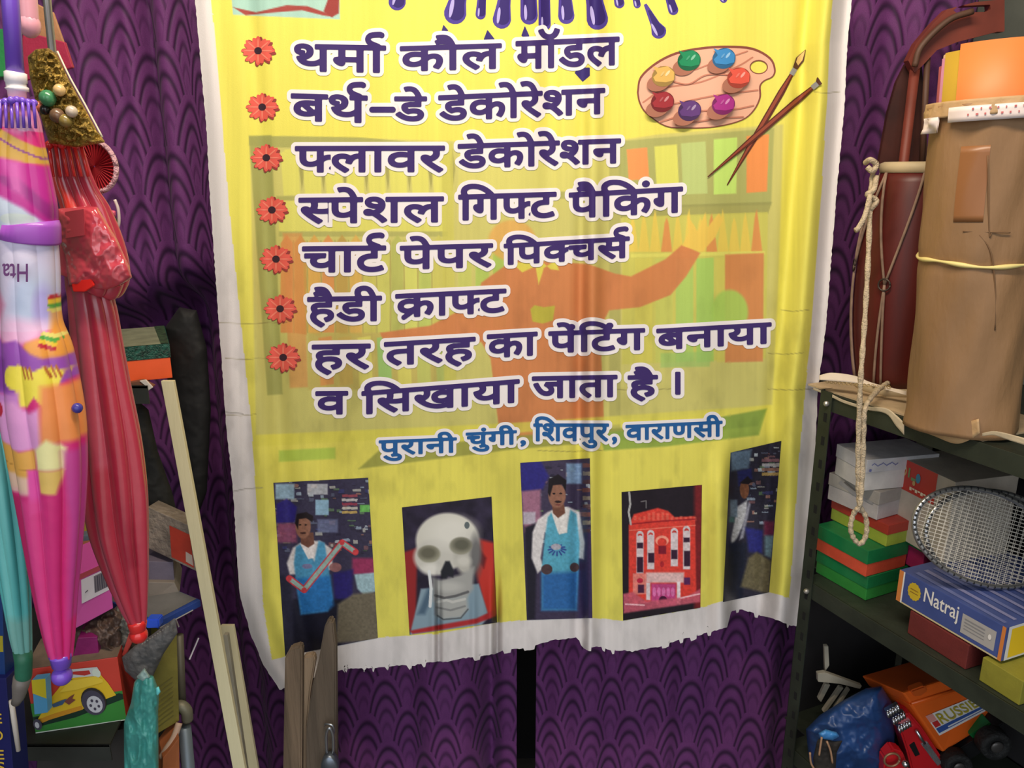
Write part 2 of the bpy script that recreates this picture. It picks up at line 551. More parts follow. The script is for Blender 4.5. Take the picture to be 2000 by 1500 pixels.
# faded picture of a shop behind the lettering
cv.poly([(488, 268), (560, 266), (900, 276), (1200, 275), (1290, 262), (1530, 243), (1520, 560), (1508, 790), (1300, 815), (500, 850)], (204, 198, 120), 0.85, 2)
cv.poly([(486, 266), (530, 264), (552, 770), (522, 772)], DOL, 0.8, 1.5)
cv.poly([(486, 265), (700, 268), (860, 282), (860, 292), (540, 288), (486, 284)], DOL, 0.7, 1)
for i in range(8):
    x = 548 + i * 42
    cv.poly([(x, 300 + i), (x + 10, 292 + i), (x + 34, 292 + i), (x + 38, 380), (x + 6, 382)], LYE, 0.9, 1)
    cv.poly([(x + 36, 330), (x + 42, 290), (x + 47, 330), (x + 42, 372)], (150, 146, 82), 0.7, 1)
cv.rect(540, 383, 870, 392, DOL, 0.6, 1)
cv.rect(545, 392, 870, 452, LYE, 0.85, 1)
cv.rect(545, 452, 875, 462, DOL, 0.5, 1)
for i in range(12):
    x = 548 + i * 27; c = [ORG, (206, 150, 74), (226, 170, 84), ORG, (196, 160, 84), (222, 176, 90), (204, 196, 96), (206, 204, 104), (186, 190, 100), (214, 216, 110), (190, 204, 104), (206, 200, 100)][i]
    cv.poly([(x, 475), (x + 12, 458), (x + 24, 475), (x + 24, 650 + 4 * (i % 3)), (x, 650)], c, 0.85, 1)
    cv.line([(x + 25, 470), (x + 26, 650)], 2.5, (150, 130, 70), 0.5)
cv.poly([(552, 455), (590, 455), (602, 756), (566, 758)], ORG, 0.6, 2)
cv.poly([(602, 650), (880, 650), (880, 760), (602, 762)], (196, 178, 96), 0.8, 2)
for i in range(7):
    x = 622 + i * 38
    cv.poly([(x, 660), (x + 26, 656), (x + 30, 750), (x + 4, 754)], [ORG, (206, 176, 92), LYE, (150, 206, 120), LYE, (196, 206, 110), (180, 200, 110)][i], 0.75, 1)
cv.poly([(862, 280), (884, 280), (892, 800), (868, 802)], (206, 200, 96), 0.8, 1)
for i in range(4):
    x = 895 + i * 34
    cv.poly([(x, 470), (x + 26, 470), (x + 26, 640), (x, 640)], [(200, 206, 104), (176, 206, 96), (164, 200, 90), (196, 196, 110)][i], 0.75, 1)
cv.poly([(896, 300), (1215, 296), (1215, 372), (896, 378)], (222, 216, 116), 0.6, 2)
cv.poly([(896, 378), (1215, 372), (1215, 386), (896, 392)], DOL, 0.6, 1)
cv.poly([(1208, 276), (1512, 250), (1506, 400), (1212, 408)], (172, 174, 104), 0.9, 1.5)
for q, c in (([(1224, 292), (1264, 288), (1268, 350), (1228, 352)], (244, 154, 92)), ([(1278, 286), (1322, 282), (1326, 358), (1282, 360)], (226, 226, 108)), ([(1330, 280), (1378, 276), (1382, 378), (1334, 380)], (190, 206, 128)), ([(1394, 272), (1440, 268), (1438, 378), (1394, 380)], (198, 232, 118)), ([(1458, 266), (1502, 262), (1498, 374), (1458, 377)], (244, 150, 84))):
    cv.poly(q, c, 0.95, 1)
cv.poly([(1212, 404), (1508, 394), (1500, 418), (1212, 426)], (150, 150, 88), 0.7, 1)
cv.poly([(1215, 424), (1500, 414), (1496, 700), (1215, 712)], (206, 202, 96), 0.85, 1)
for i in range(12):
    x = 1236 + i * 22
    cv.poly([(x - 11, 492), (x - 4, 436 - (i % 3) * 6), (x, 424 - (i % 3) * 8), (x + 4, 436), (x + 11, 492)], (232, 204, 92) if i % 4 < 3 else ORG, 0.9, 1)
cv.poly([(1232, 496), (1494, 490), (1494, 497), (1232, 503)], LYE, 0.8, 1)
for i in range(5):
    x = 1240 + i * 40
    cv.poly([(x, 505), (x + 34, 503), (x + 34, 706), (x, 708)], [(214, 206, 96), (200, 206, 104), (170, 210, 108), (160, 208, 104), (214, 206, 100)][i], 0.75, 1)
cv.poly([(1416, 497), (1492, 494), (1490, 706), (1416, 708)], BRN, 0.85, 1.5)
cv.ell(1425, 610, 36, 44, (168, 206, 96), 0.9)
cv.poly([(1290, 690), (1390, 686), (1386, 716), (1290, 718)], (160, 200, 110), 0.7, 2)
cv.rect(1190, 280, 1212, 860, (166, 164, 96), 0.6, 2)
# figure with an outstretched arm
cv.ell(1000, 470, 46, 40, (226, 170, 92), 0.8)
cv.poly([(940, 552), (985, 520), (1010, 508), (1095, 512), (1150, 516), (1200, 534), (1232, 540), (1300, 506), (1332, 478), (1368, 494), (1340, 540), (1310, 576), (1250, 600), (1190, 606), (1172, 640), (1180, 830), (975, 842), (958, 700), (940, 668), (880, 676), (760, 690), (742, 650), (840, 636), (930, 590)], BRN, 0.92, 1.5)
cv.poly([(1332, 480), (1345, 455), (1342, 420), (1356, 440), (1362, 452), (1378, 414), (1382, 444), (1404, 416), (1412, 430), (1398, 462), (1372, 492)], (236, 200, 92), 0.95, 1)
cv.poly([(998, 512), (1020, 532), (1046, 520), (1052, 556), (1062, 524), (1085, 508), (1092, 528), (1075, 526), (1062, 514)], (226, 216, 90), 0.95, 1)
cv.poly([(1036, 604), (1044, 596), (1062, 600), (1084, 597), (1080, 626), (1060, 632), (1040, 628)], (192, 190, 70), 0.9, 1)
cv.poly([(975, 840), (1180, 828), (1186, 846), (975, 862)], BRN, 0.8, 2)
# floor bands under the picture
cv.poly([(496, 850), (1000, 826), (1500, 792), (1498, 806), (1000, 846), (496, 872)], (226, 218, 92), 0.8, 2)
cv.poly([(700, 916), (1000, 878), (1260, 856), (1480, 832), (1496, 800), (1340, 826), (1000, 852), (740, 880)], (156, 158, 76), 0.85, 2)
cv.poly([(1170, 846), (1340, 828), (1498, 798), (1482, 850), (1300, 872), (1180, 880)], (136, 168, 72), 0.8, 2)
cv.poly([(545, 880), (655, 874), (655, 896), (545, 902)], (176, 206, 84), 0.8, 2)
# corner tile with a ribbon at the very top
cv.poly([(440, -140), (662, -140), (664, 38), (455, 29)], (168, 208, 196), 1, 1)
cv.poly([(455, 14), (500, 24), (560, 10), (600, 12), (640, 26), (650, 33), (630, 30), (590, 20), (540, 24), (480, 30)], (160, 70, 66), 1, 1)
cv.poly([(640, -140), (664, -140), (662, 26), (648, 34), (632, 22), (640, 0)], (150, 62, 58), 1, 1)
# stains, creases
cv.C *= (1 - 0.10 * np.clip(fbm(cv.X / 90, cv.Y / 120, 3) * 1.9 - 0.75, 0, 1) * ss(cv.Y, 200, 900))[:, None]
cv.C *= (1 - 0.12 * np.clip(fbm(cv.X / 26, cv.Y / 60, 8) * 2.2 - 1.15, 0, 1) * ss(cv.Y, 350, 700))[:, None]
cv.C *= (1 + 0.05 * (fbm(cv.X / 5, cv.Y / 240, 21, 3) - 0.5))[:, None]
for yy, x0, x1 in ((180, 1590, 1640), (606, 1525, 1580), (690, 1500, 1570), (760, 1500, 1595), (760, 1180, 1320), (880, 1050, 1180), (630, 410, 560), (700, 440, 520), (810, 440, 500), (320, 900, 1010)):
    cv.line([(x0, yy), ((x0 + x1) / 2, yy + 2), (x1, yy - 1)], 1.6, (120, 110, 70), 0.5)
cv.line([(440, 805), (475, 808)], 2, (120, 116, 110), 0.6)
cv.line([(455, 960), (478, 955), (512, 952)], 2, (130, 124, 118), 0.6)
clothm = mat('banner_cloth', (255, 255, 255), 0.62, attr=True, bump=(700, 0.12), spec=0.25)
cl = mk('cloth', PB(bpx, bpy_).reshape(-1, 3), gridfaces(*bpx.shape), clothm, banner, world=True, smooth=True, cols=cv.lin(), label='yellow cloth with a white border and a faded shop picture')

def decal(name, layers, step=1.6, parent=None, eps0=0.0012, label=None):
    """flat print on the banner: layers = (field function, bbox, material), each a hair in front of the one before"""
    V, F, fm, ms = [], [], [], []
    n = 0
    for i, (fn, (x0, y0, x1, y1), m) in enumerate(layers):
        X, Y = gridxy(x0, x1, y0, y1, step)
        v2, f = field_mesh(fn(X, Y), X, Y)
        if not len(f): continue
        V.append(PB(v2[:, 0], v2[:, 1], eps0 + 0.0003 * i)); F += [[a + n for a in q] for q in f]
        if m not in ms: ms.append(m)
        fm += [ms.index(m)] * len(f); n += len(v2)
    return mk(name, np.concatenate(V), F, ms, parent or banner, world=True, smooth=True, fm=fm, label=label)

def polyf(pts): return lambda X, Y: sdpoly(X, Y, pts)
def bb(pts, m=2):
    a = np.array(pts); return (a[:, 0].min() - m, a[:, 1].min() - m, a[:, 0].max() + m, a[:, 1].max() + m)
def ellpts(cx, cy, rx, ry, rot=0, n=28):
    t = np.linspace(0, 2 * math.pi, n, endpoint=False); x, y = rx * np.cos(t), ry * np.sin(t)
    return list(zip(cx + x * math.cos(rot) - y * math.sin(rot), cy + x * math.sin(rot) + y * math.cos(rot)))
def PL(pts, m): return (polyf(pts), bb(pts), m)
def pm(c): return mat('print_%02x%02x%02x' % tuple(c), c, 0.6, spec=0.25)

# ---- lettering: glyph outlines of the built-in font, thickened
_g = {}
def glyph(ch):
    if ch in _g: return _g[ch]
    c = bpy.data.curves.new('glyph', 'FONT'); c.body = ch; c.resolution_u = 4
    o = bpy.data.objects.new('glyph', c); COL.objects.link(o)
    dg = bpy.context.evaluated_depsgraph_get(); dg.update()
    me = o.evaluated_get(dg).to_mesh()
    co = np.array([v.co[:2] for v in me.vertices]); cnt = {}
    for p in me.polygons:
        vs = list(p.vertices)
        for a, b in zip(vs, vs[1:] + vs[:1]):
            k = tuple(sorted((tuple(np.round(co[a], 5)), tuple(np.round(co[b], 5)))))
            cnt[k] = cnt.get(k, 0) + 1
    segs = [(*k[0], *k[1]) for k, n in cnt.items() if n == 1]
    o.evaluated_get(dg).to_mesh_clear()
    bpy.data.objects.remove(o); bpy.data.curves.remove(c)
    _g[ch] = (np.array(segs).reshape(-1, 4), co[:, 0].max() if len(co) else 0.3)
    return _g[ch]
MARKS = 'ेैंुू'
def layout(tokens):
    """-> items (kind, data, x offset), total width in em"""
    pen, items, last = 0.0, [], 0.0
    for t in tokens:
        if t == 'R':
            x = pen - 0.115
            items.append(('stroke', [(x, .62), (x - .13, .70), (x - .17, .80), (x - .12, .89), (x + .02, .915), (x + .06, .90)], .040)); continue
        if t == 'D':
            items.append(('stroke', [(0.03, .31), (0.47, .31)], .045)); pen += 0.5; continue
        if t == 'Q':
            x = pen - 0.39
            items.append(('stroke', [(x, .20), (x - .24, -.03)], .036)); continue
        if t.startswith('h'):
            s, wd = glyph(t[1]); cut = float(t[2:])
            items.append(('glyph', s, pen, cut)); pen += cut - 0.01; continue
        s, wd = glyph(t)
        if t in MARKS:
            items.append(('glyph', s, pen, None)); continue
        if t == 'ि': wd = 0.262
        if t == ',': items.append(('glyph', s, pen + 0.1, None)); pen += wd + 0.1; continue
        items.append(('glyph', s, pen, None)); pen += wd
    return items, pen
def word(tokens, x0, x1, top, base, slope, bold=2.3, halo=7.5):
    """the word as one field in photo pixels; top = head line, base = foot line at x0"""
    items, W = layout(tokens)
    sx = (x1 - x0) / W; sy = (base - top - 2 * bold) / 0.622
    def tr(ex, ey):
        px = x0 + ex * sx
        return px, top + bold + (0.622 - ey) * sy + slope * (px - x0)
    def field(X, Y):
        best = np.full(X.shape, 1e3)
        for it in items:
            if it[0] == 'stroke':
                pts = [tr(*p) for p in it[1]]
                pts = spline([(a, b, 0) for a, b in pts], 4)[:, :2] if len(pts) > 2 else np.array(pts)
                d = segdist(X, Y, [(*pts[k], *pts[k + 1]) for k in range(len(pts) - 1)]) - it[2] * sy
                best = np.minimum(best, d); continue
            s, pen, cut = it[1], it[2], it[3]
            ax, ay = tr(s[:, 0] + pen, s[:, 1]); bx, by = tr(s[:, 2] + pen, s[:, 3])
            m = halo + bold + 4
            i0, i1 = np.searchsorted(X[0], [min(ax.min(), bx.min()) - m, max(ax.max(), bx.max()) + m])
            if i1 <= i0: continue
            Xs, Ys = X[:, i0:i1], Y[:, i0:i1]
            segs = list(zip(ax, ay, bx, by))
            d = segdist(Xs, Ys, segs)
            inn = np.zeros(Xs.shape, bool)
            for (p, q, r, t) in segs:
                if q == t: continue
                inn ^= ((q > Ys) != (t > Ys)) & (Xs < (r - p) * (Ys - q) / (t - q) + p)
            d = np.where(inn, -d, d)
            if cut is not None:
                d = np.maximum(d, Xs - (x0 + (pen + cut) * sx) + bold)
            best[:, i0:i1] = np.minimum(best[:, i0:i1], d)
        return best - bold
    lo = min(0, slope * (x1 - x0)); hi = max(0, slope * (x1 - x0))
    h = base - top
    bbx = (x0 - 0.35 * h - 12, top - 0.62 * h + lo - 12, x1 + 0.35 * h + 12, base + 0.52 * h + hi + 12)
    return field, bbx, halo
def text_line(words, c, halo_c=(240, 234, 236), bold=2.3, halo=7.5, label=None):
    hl, fl = [], []
    for wd in words:
        f, b, h = word(*wd, bold=bold, halo=halo)
        X, Y = gridxy(b[0], b[2], b[1], b[3], 1.5)
        fv = f(X, Y)
        hl.append((field_mesh(fv - h, X, Y))); fl.append(field_mesh(fv, X, Y))
    def merge(ls, eps):
        V, F, n = [], [], 0
        for v, f in ls:
            V.append(PB(v[:, 0], v[:, 1], eps)); F += [[a + n for a in q] for q in f]; n += len(v)
        return np.concatenate(V), F
    v, f = merge(fl, 0.0020)
    o = mk('lettering', v, f, pm(c), banner, world=True, smooth=True, label=label)
    v, f = merge(hl, 0.0011)
    mk('lettering_outline', v, f, pm(halo_c), o, world=False, smooth=True)
    o2 = o.children[0]; me = o2.data
    co = np.zeros(len(me.vertices) * 3); me.vertices.foreach_get('co', co)
    co = co.reshape(-1, 3) - np.array(banner.location); me.vertices.foreach_set('co', co.ravel()); me.update()
PUR = (62, 44, 108)
T = lambda s: s.split()
text_line([(T('थ म ा R'), 571, 752, 85, 139, 0.02), (T('क ौ ल'), 783, 978, 90, 140, -0.03), (T('म ॉ ड ल'), 1009, 1208, 80, 136, -0.045)], PUR, label='purple words of the top line')
text_line([(T('ब थ R'), 570, 716, 182, 236, 0.03), (['D'], 724, 770, 188, 240, 0.0), (T('ड े'), 772, 832, 188, 237, 0.0), (T('ड े क ो र े श न'), 858, 1180, 186, 237, -0.045)], PUR)
text_line([(['hफ.60'] + T('ल ा व र'), 578, 867, 285, 337, -0.003), (T('ड े क ो र े श न'), 896, 1211, 281, 330, -0.035)], PUR)
text_line([(['hस.50'] + T('प े श ल'), 585, 865, 386, 437, -0.01), (['ि', 'ग', 'hफ.60', 'ट'], 897, 1085, 380, 431, -0.03), (['प', 'ै', 'ि', 'क', 'ं', 'ग'], 1113, 1332, 376, 427, -0.055)], PUR)
text_line([(T('च ा ट R'), 592, 752, 481, 533, -0.012), (T('प े प र'), 783, 961, 480, 527, -0.03), (['ि', 'प', 'hक.56', 'च', 'स', 'R'], 986, 1228, 476, 518, -0.06)], PUR)
text_line([(T('ह ै ड ी'), 602, 744, 580, 630, -0.02), (['क', 'Q', 'ा', 'hफ.60', 'ट'], 774, 987, 574, 621, -0.05)], PUR)
text_line([(T('ह र'), 611, 722, 673, 723, -0.02), (T('त र ह'), 752, 927, 668, 715, -0.06), (T('क ा'), 953, 1048, 653, 700, -0.06), (['प', 'े', 'ं', 'ि', 'ट', 'ं', 'ग'], 1073, 1258, 647, 690, -0.035), (T('ब न ा य ा'), 1284, 1505, 642, 684, -0.058)], PUR)
text_line([(['व'], 618, 678, 764, 810, -0.01), (['ि', 'स', 'ख', 'ा', 'य', 'ा'], 708, 1013, 764, 810, -0.078), (T('ज ा त ा'), 1041, 1204, 735, 779, -0.02), (T('ह ै'), 1228, 1283, 733, 776, -0.02), (['।'], 1306, 1327, 726, 771, 0)], PUR)
text_line([(T('प ु र ा न ी'), 741, 891, 860, 890, -0.04), (T('च ु ं ग ी ,'), 911, 1026, 845, 873, -0.05), (['ि', 'श', 'व', 'प', 'ु', 'र', ','], 1043, 1204, 827, 862, 0.0), (T('व ा र ा ण स ी'), 1223, 1410, 830, 861, -0.045)], (36, 94, 158), bold=1.5, halo=6.0, label='blue address line')

# ---- flowers marking the lines
for (cx, cy, rr) in ((504, 99, 33), (512, 209, 32), (520, 308, 31), (531, 410, 31), (539, 506, 32), (547, 603, 32), (553, 698, 33)):
    lay = []
    for k in range(16):
        a = k * 2 * math.pi / 16 + 0.1 * (k % 2)
        R = rr * (1.0 if k % 2 == 0 else 0.92)
        lay.append((a, R))
    def ff(X, Y, cx=cx, cy=cy, lay=lay, k0=None, thin=1.0):
        best = np.full(X.shape, 1e3)
        for a, R in lay:
            dx, dy = X - cx, (Y - cy) / 0.86
            p = dx * math.cos(a) + dy * math.sin(a); q = -dx * math.sin(a) + dy * math.cos(a)
            best = np.minimum(best, np.hypot((p - R * 0.55) / (R * 0.46), q / (5.2 * thin)) * 5 - 5)
        return best
    box_ = (cx - rr - 6, cy - rr - 4, cx + rr + 6, cy + rr + 4)
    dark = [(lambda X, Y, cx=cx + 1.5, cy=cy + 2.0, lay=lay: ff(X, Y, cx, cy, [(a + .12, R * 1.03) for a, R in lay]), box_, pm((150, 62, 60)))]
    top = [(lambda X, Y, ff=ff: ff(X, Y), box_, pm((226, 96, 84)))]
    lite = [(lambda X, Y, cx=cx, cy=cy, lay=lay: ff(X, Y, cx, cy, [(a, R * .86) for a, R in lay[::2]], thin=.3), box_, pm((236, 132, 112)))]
    ctr = [PL(ellpts(cx, cy, 7.5, 7), pm((60, 40, 52)))]
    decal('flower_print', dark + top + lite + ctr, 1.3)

# ---- palette and brushes
pal = [(1244, 180), (1250, 150), (1280, 122), (1320, 102), (1370, 92), (1420, 89), (1470, 93), (1505, 112), (1515, 135), (1510, 150), (1494, 158), (1486, 168), (1486, 190), (1474, 215), (1450, 235), (1400, 248), (1345, 251), (1300, 247), (1262, 222), (1248, 200)]
pal = [tuple(p[:2]) for p in spline([(a, b, 0) for a, b in pal + pal[:1]], 4)][:-1]
hole = ellpts(1482, 131, 16, 12)
lay = [(lambda X, Y: np.maximum(sdpoly(X, Y, pal), -sdpoly(X, Y, hole)), bb(pal, 4), pm((134, 74, 62))),
       (lambda X, Y: np.maximum(sdpoly(X, Y - 1.5, pal) + 3.4, -sdpoly(X, Y, hole) + 2), bb(pal, 4), pm((232, 178, 152)))]
for k, (pts, wd) in enumerate((([(1256, 200), (1300, 172), (1370, 160), (1440, 130), (1470, 112)], 1.6), ([(1290, 130), (1340, 140), (1400, 120), (1460, 100)], 1.3), ([(1262, 215), (1330, 200), (1400, 186), (1480, 176)], 1.5), ([(1290, 238), (1360, 218), (1430, 214), (1472, 206)], 1.4), ([(1310, 158), (1345, 164), (1380, 146), (1430, 146)], 1.3), ([(1320, 244), (1400, 232), (1452, 228)], 1.3))):
    p = spline([(a, b, 0) for a, b in pts], 5)[:, :2]
    lay.append((lambda X, Y, p=p, wd=wd: segdist(X, Y, [(*p[i], *p[i + 1]) for i in range(len(p) - 1)]) - wd, bb(p, 4), pm((196, 128, 106))))
for (cx, cy, c) in ((1346, 118, (30, 138, 92)), (1414, 114, (62, 138, 200)), (1296, 149, (220, 178, 96)), (1443, 152, (226, 92, 76)), (1294, 199, (160, 50, 58)), (1347, 216, (98, 60, 124)), (1413, 204, (168, 50, 136))):
    lay.append(PL(ellpts(cx - 10, cy + 13, 23, 16, -.3), pm((170, 112, 92))))
    lay.append(PL([(p[0], p[1]) for p in ellpts(cx, cy, 23, 20, -.3)] , pm(tuple(int(v * .72) for v in c))))
    lay.append(PL([(cx - 21, cy - 20), (cx - 10, cy - 16), (cx + 8, cy - 20), (cx + 21, cy - 8), (cx + 20, cy + 8), (cx + 4, cy + 12), (cx - 16, cy + 10), (cx - 20, cy + 2), (cx - 12, cy - 6)], pm(c)))
    lay.append(PL(ellpts(cx + 8, cy - 6, 7, 2.4, -.9), pm(tuple(min(255, int(v * .6 + 110)) for v in c))))
    lay.append(PL(ellpts(cx - 2, cy - 5, 6, 1.8, -.9), pm(tuple(min(255, int(v * .8 + 50)) for v in c))))
decal('palette_print', lay, 1.5)
lay = []
for tip, mid, end in (((1574, 96), (1546, 146), (1420, 362)), ((1597, 150), (1586, 172), (1382, 346))):
    t, m_, e = map(np.array, (tip, mid, end)); d = (e - m_) / np.linalg.norm(e - m_); nrm = np.array([-d[1], d[0]])
    h = [m_ + nrm * 4, m_ + d * 40 + nrm * 6.5, m_ + (e - m_) * .55 + nrm * 6, e + nrm * 1, e - nrm * 1, m_ + (e - m_) * .55 - nrm * 6, m_ + d * 40 - nrm * 6.5, m_ - nrm * 4]
    lay.append(PL([tuple(p) for p in h], pm((92, 44, 34))))
    h2 = [m_ + nrm * 2.2, m_ + d * 40 + nrm * 4, m_ + (e - m_) * .55 + nrm * 3.6, e, m_ + (e - m_) * .55 - nrm * 2, m_ + d * 40 - nrm * 2, m_ - nrm * 1]
    lay.append(PL([tuple(p) for p in h2], pm((150, 74, 54))))
    f = m_ - d * 14
    lay.append(PL([tuple(m_ + nrm * 5), tuple(f + nrm * 5), tuple(f - nrm * 5), tuple(m_ - nrm * 5)], pm((150, 150, 160))))
    L_ = np.linalg.norm(t - f)
    lay.append(PL([tuple(f + nrm * 5), tuple(f - d * L_ * .45 + nrm * 9), tuple(t), tuple(f - d * L_ * .5 - nrm * 7), tuple(f - nrm * 5)], pm((86, 52, 44))))
    if tip[0] < 1590:
        lay.append(PL([tuple(f - d * 12 + nrm * 5), tuple(f - d * L_ * .5 + nrm * 7), tuple(t + d * 2), tuple(f - d * L_ * .5 - nrm * 4), tuple(f - d * 8 - nrm * 2)], pm((222, 186, 120))))
decal('brush_print', lay, 1.3)

# ---- paint splash at the top
lay = []
def drip(x0, y0, x1, y1, w0, w1):
    a, b = np.array([x0, y0], float), np.array([x1, y1], float); d = (b - a) / np.linalg.norm(b - a); n = np.array([-d[1], d[0]])
    pts = [tuple(a + n * w0 / 2)]
    pts += [tuple(a + (b - a) * .6 + n * (w0 * .5 + w1 * .5) / 2), tuple(b - d * w1 * .5 + n * w1 / 2)]
    for k in range(1, 8):
        th = math.pi / 2 - k * math.pi / 8
        pts.append(tuple(b - d * w1 * .5 + d * w1 / 2 * math.cos(th) + n * w1 / 2 * math.sin(th)))
    pts += [tuple(b - d * w1 * .5 - n * w1 / 2), tuple(a + (b - a) * .6 - n * (w0 * .5 + w1 * .5) / 2), tuple(a - n * w0 / 2)]
    lay.append(PL(pts, pm((76, 60, 150))))
    sh = np.array(pts); c = sh.mean(0); lay.append(PL([tuple(p) for p in (sh - c) * 0.74 + c + n * -1.5], pm((50, 34, 108))))
    q = b - d * w1 * .7 + n * w1 * .2
    lay.append(PL(ellpts(q[0], q[1], max(1.6, w1 * .09), w1 * .45, math.atan2(d[1], d[0]) - math.pi / 2), pm((176, 166, 226))))
for dr in ((790, -60, 772, 20, 20, 34), (905, -60, 885, 47, 26, 44), (945, -60, 938, 38, 14, 20), (992, -60, 978, 56, 18, 36), (1030, -70, 1034, 48, 30, 34), (1062, -70, 1064, 60, 22, 24), (1100, -70, 1107, 47, 20, 32), (1150, -70, 1170, 58, 26, 42),
           (1195, -60, 1212, 16, 10, 20), (1230, -60, 1246, 16, 12, 14), (1290, -60, 1318, 29, 12, 20), (1260, 8, 1293, 74, 6, 30), (1380, -40, 1418, 4, 10, 14)):
    drip(*dr)
    decal('paint_drip_print', lay, 1.5, eps0=0.0003); lay = []
for pts in ([(945, 76), (952, 58), (966, 76), (962, 90), (948, 92)], [(1018, 70), (1025, 50), (1034, 70), (1030, 76)], [(1075, 66), (1083, 44), (1104, 76), (1090, 84)], [(862, 62), (866, 48), (876, 60)], [(1122, 142), (1130, 132), (1152, 132), (1152, 148), (1138, 160)]):
    decal('paint_drop_print', [PL(pts, pm((58, 46, 116)))], 1.5, eps0=0.0003)

# ---- printed photographs
photom = mat('photo_print', (255, 255, 255), 0.5, attr=True, spec=0.3)
def photo(quad, draw, nx, ny, label):
    tl, tr, br, bl = [np.array(q, float) for q in quad]
    U, V = np.meshgrid(np.linspace(0, 1, nx), np.linspace(0, 1, ny))
    U_, V_ = U[..., None], V[..., None]
    p = (1 - V_) * ((1 - U_) * tl + U_ * tr) + V_ * ((1 - U_) * bl + U_ * br)
    c = Canvas(p[..., 0], p[..., 1], (40, 38, 50))
    draw(c)
    mk('photo_print', PB(p[..., 0], p[..., 1], 0.0010).reshape(-1, 3), gridfaces(ny, nx), photom, banner, world=True, smooth=True, cols=c.lin(), label=label)
def clutter(c, x0, y0, x1, y1, seed, n=90, tones=None):
    r = random.Random(seed)
    for _ in range(n):
        x, y = r.uniform(x0, x1), r.uniform(y0, y1); w_, h_ = r.uniform(4, 16), r.uniform(2, 9)
        col = r.choice(tones or [(90, 96, 120), (150, 166, 186), (190, 200, 210), (60, 56, 84), (120, 86, 92), (94, 120, 92), (48, 44, 66), (150, 110, 100), (60, 62, 110), (176, 176, 170)])
        c.rect(x, y, x + w_, y + h_, col, 0.85)
        c.line([(x, y + h_), (x + w_, y + h_)], 1.2, (36, 32, 46), 0.8)
def man1(c):
    c.rect(500, 900, 760, 1300, (58, 54, 78))
    clutter(c, 530, 935, 735, 1075, 3, 120)
    c.rect(538, 945, 575, 975, (150, 180, 200), .9, 2)
    c.rect(600, 945, 640, 966, (196, 200, 206), .8, 1)
    c.rect(616, 976, 642, 1006, (150, 190, 216), .9, 1)
    for k in range(5): c.rect(668, 966 + 8 * k, 698, 971 + 8 * k, [(150, 70, 84), (196, 190, 190), (150, 60, 80), (200, 196, 186), (196, 166, 96)][k], .9)
    c.rect(703, 986, 722, 1000, (110, 190, 90), .9, 1)
    c.poly([(540, 985), (560, 974), (580, 990), (575, 1020), (540, 1022)], (46, 38, 120), .95, 2)
    c.rect(541, 1022, 580, 1060, (150, 80, 110), .8, 3)
    c.rect(620, 1014, 660, 1040, (120, 130, 168), .7, 2)
    c.rect(688, 1090, 732, 1122, (160, 54, 96), .9, 3)
    c.poly([(692, 1122), (733, 1118), (736, 1155), (712, 1164), (698, 1150)], (164, 196, 206), .95, 2)
    c.poly([(650, 1120), (690, 1112), (688, 1170), (655, 1180)], (42, 34, 110), .9, 3)
    c.poly([(560, 1170), (680, 1170), (660, 1300), (545, 1300)], (30, 30, 46), 1, 3)
    c.poly([(540, 1120), (570, 1130), (575, 1290), (552, 1290)], (44, 44, 62), 1, 3)
    c.poly([(660, 1180), (690, 1160), (740, 1156), (742, 1250), (656, 1256)], (112, 104, 88), 1, 3)
    c.poly([(572, 1070), (590, 1058), (625, 1056), (648, 1072), (650, 1110), (630, 1120), (566, 1122), (560, 1100)], (212, 206, 206), 1, 2)
    c.poly([(578, 1068), (590, 1060), (614, 1096), (622, 1056), (634, 1060), (642, 1110), (650, 1170), (640, 1194), (588, 1200), (580, 1150), (574, 1100)], (80, 150, 190), 1, 2)
    c.poly([(578, 1130), (645, 1124), (652, 1182), (640, 1194), (588, 1200)], (40, 110, 180), .9, 4)
    c.poly([(586, 1062), (615, 1056), (612, 1090), (602, 1092)], (232, 224, 224), 1, 1)
    c.ell(600, 1106, 10, 5, (140, 110, 150), .7)
    c.poly([(586, 1040), (612, 1040), (614, 1062), (602, 1070), (588, 1062)], (112, 74, 62), 1, 1)
    c.ell(592, 1028, 15, 24, (146, 102, 84), 1)
    c.poly([(576, 1022), (580, 1004), (598, 1000), (612, 1008), (610, 1020), (598, 1012), (584, 1014), (582, 1034)], (34, 26, 30), 1, 1)
    for dx in (-6, 5): c.ell(592 + dx, 1025, 2.6, 1.6, (44, 30, 30))
    c.ell(592, 1041, 6, 2, (70, 42, 40))
    for w_, col in ((13, (200, 60, 70)), (8, (150, 178, 172))):
        c.line([(565, 1130), (594, 1152), (668, 1060), (694, 1078)], w_, col)
    for p in ((565, 1130), (594, 1152), (668, 1060), (694, 1078)): c.ell(p[0], p[1], 5, 5, (206, 70, 76))
    c.ell(655, 1108, 12, 9, (150, 100, 100), .9); c.noise(4, .14, 2)
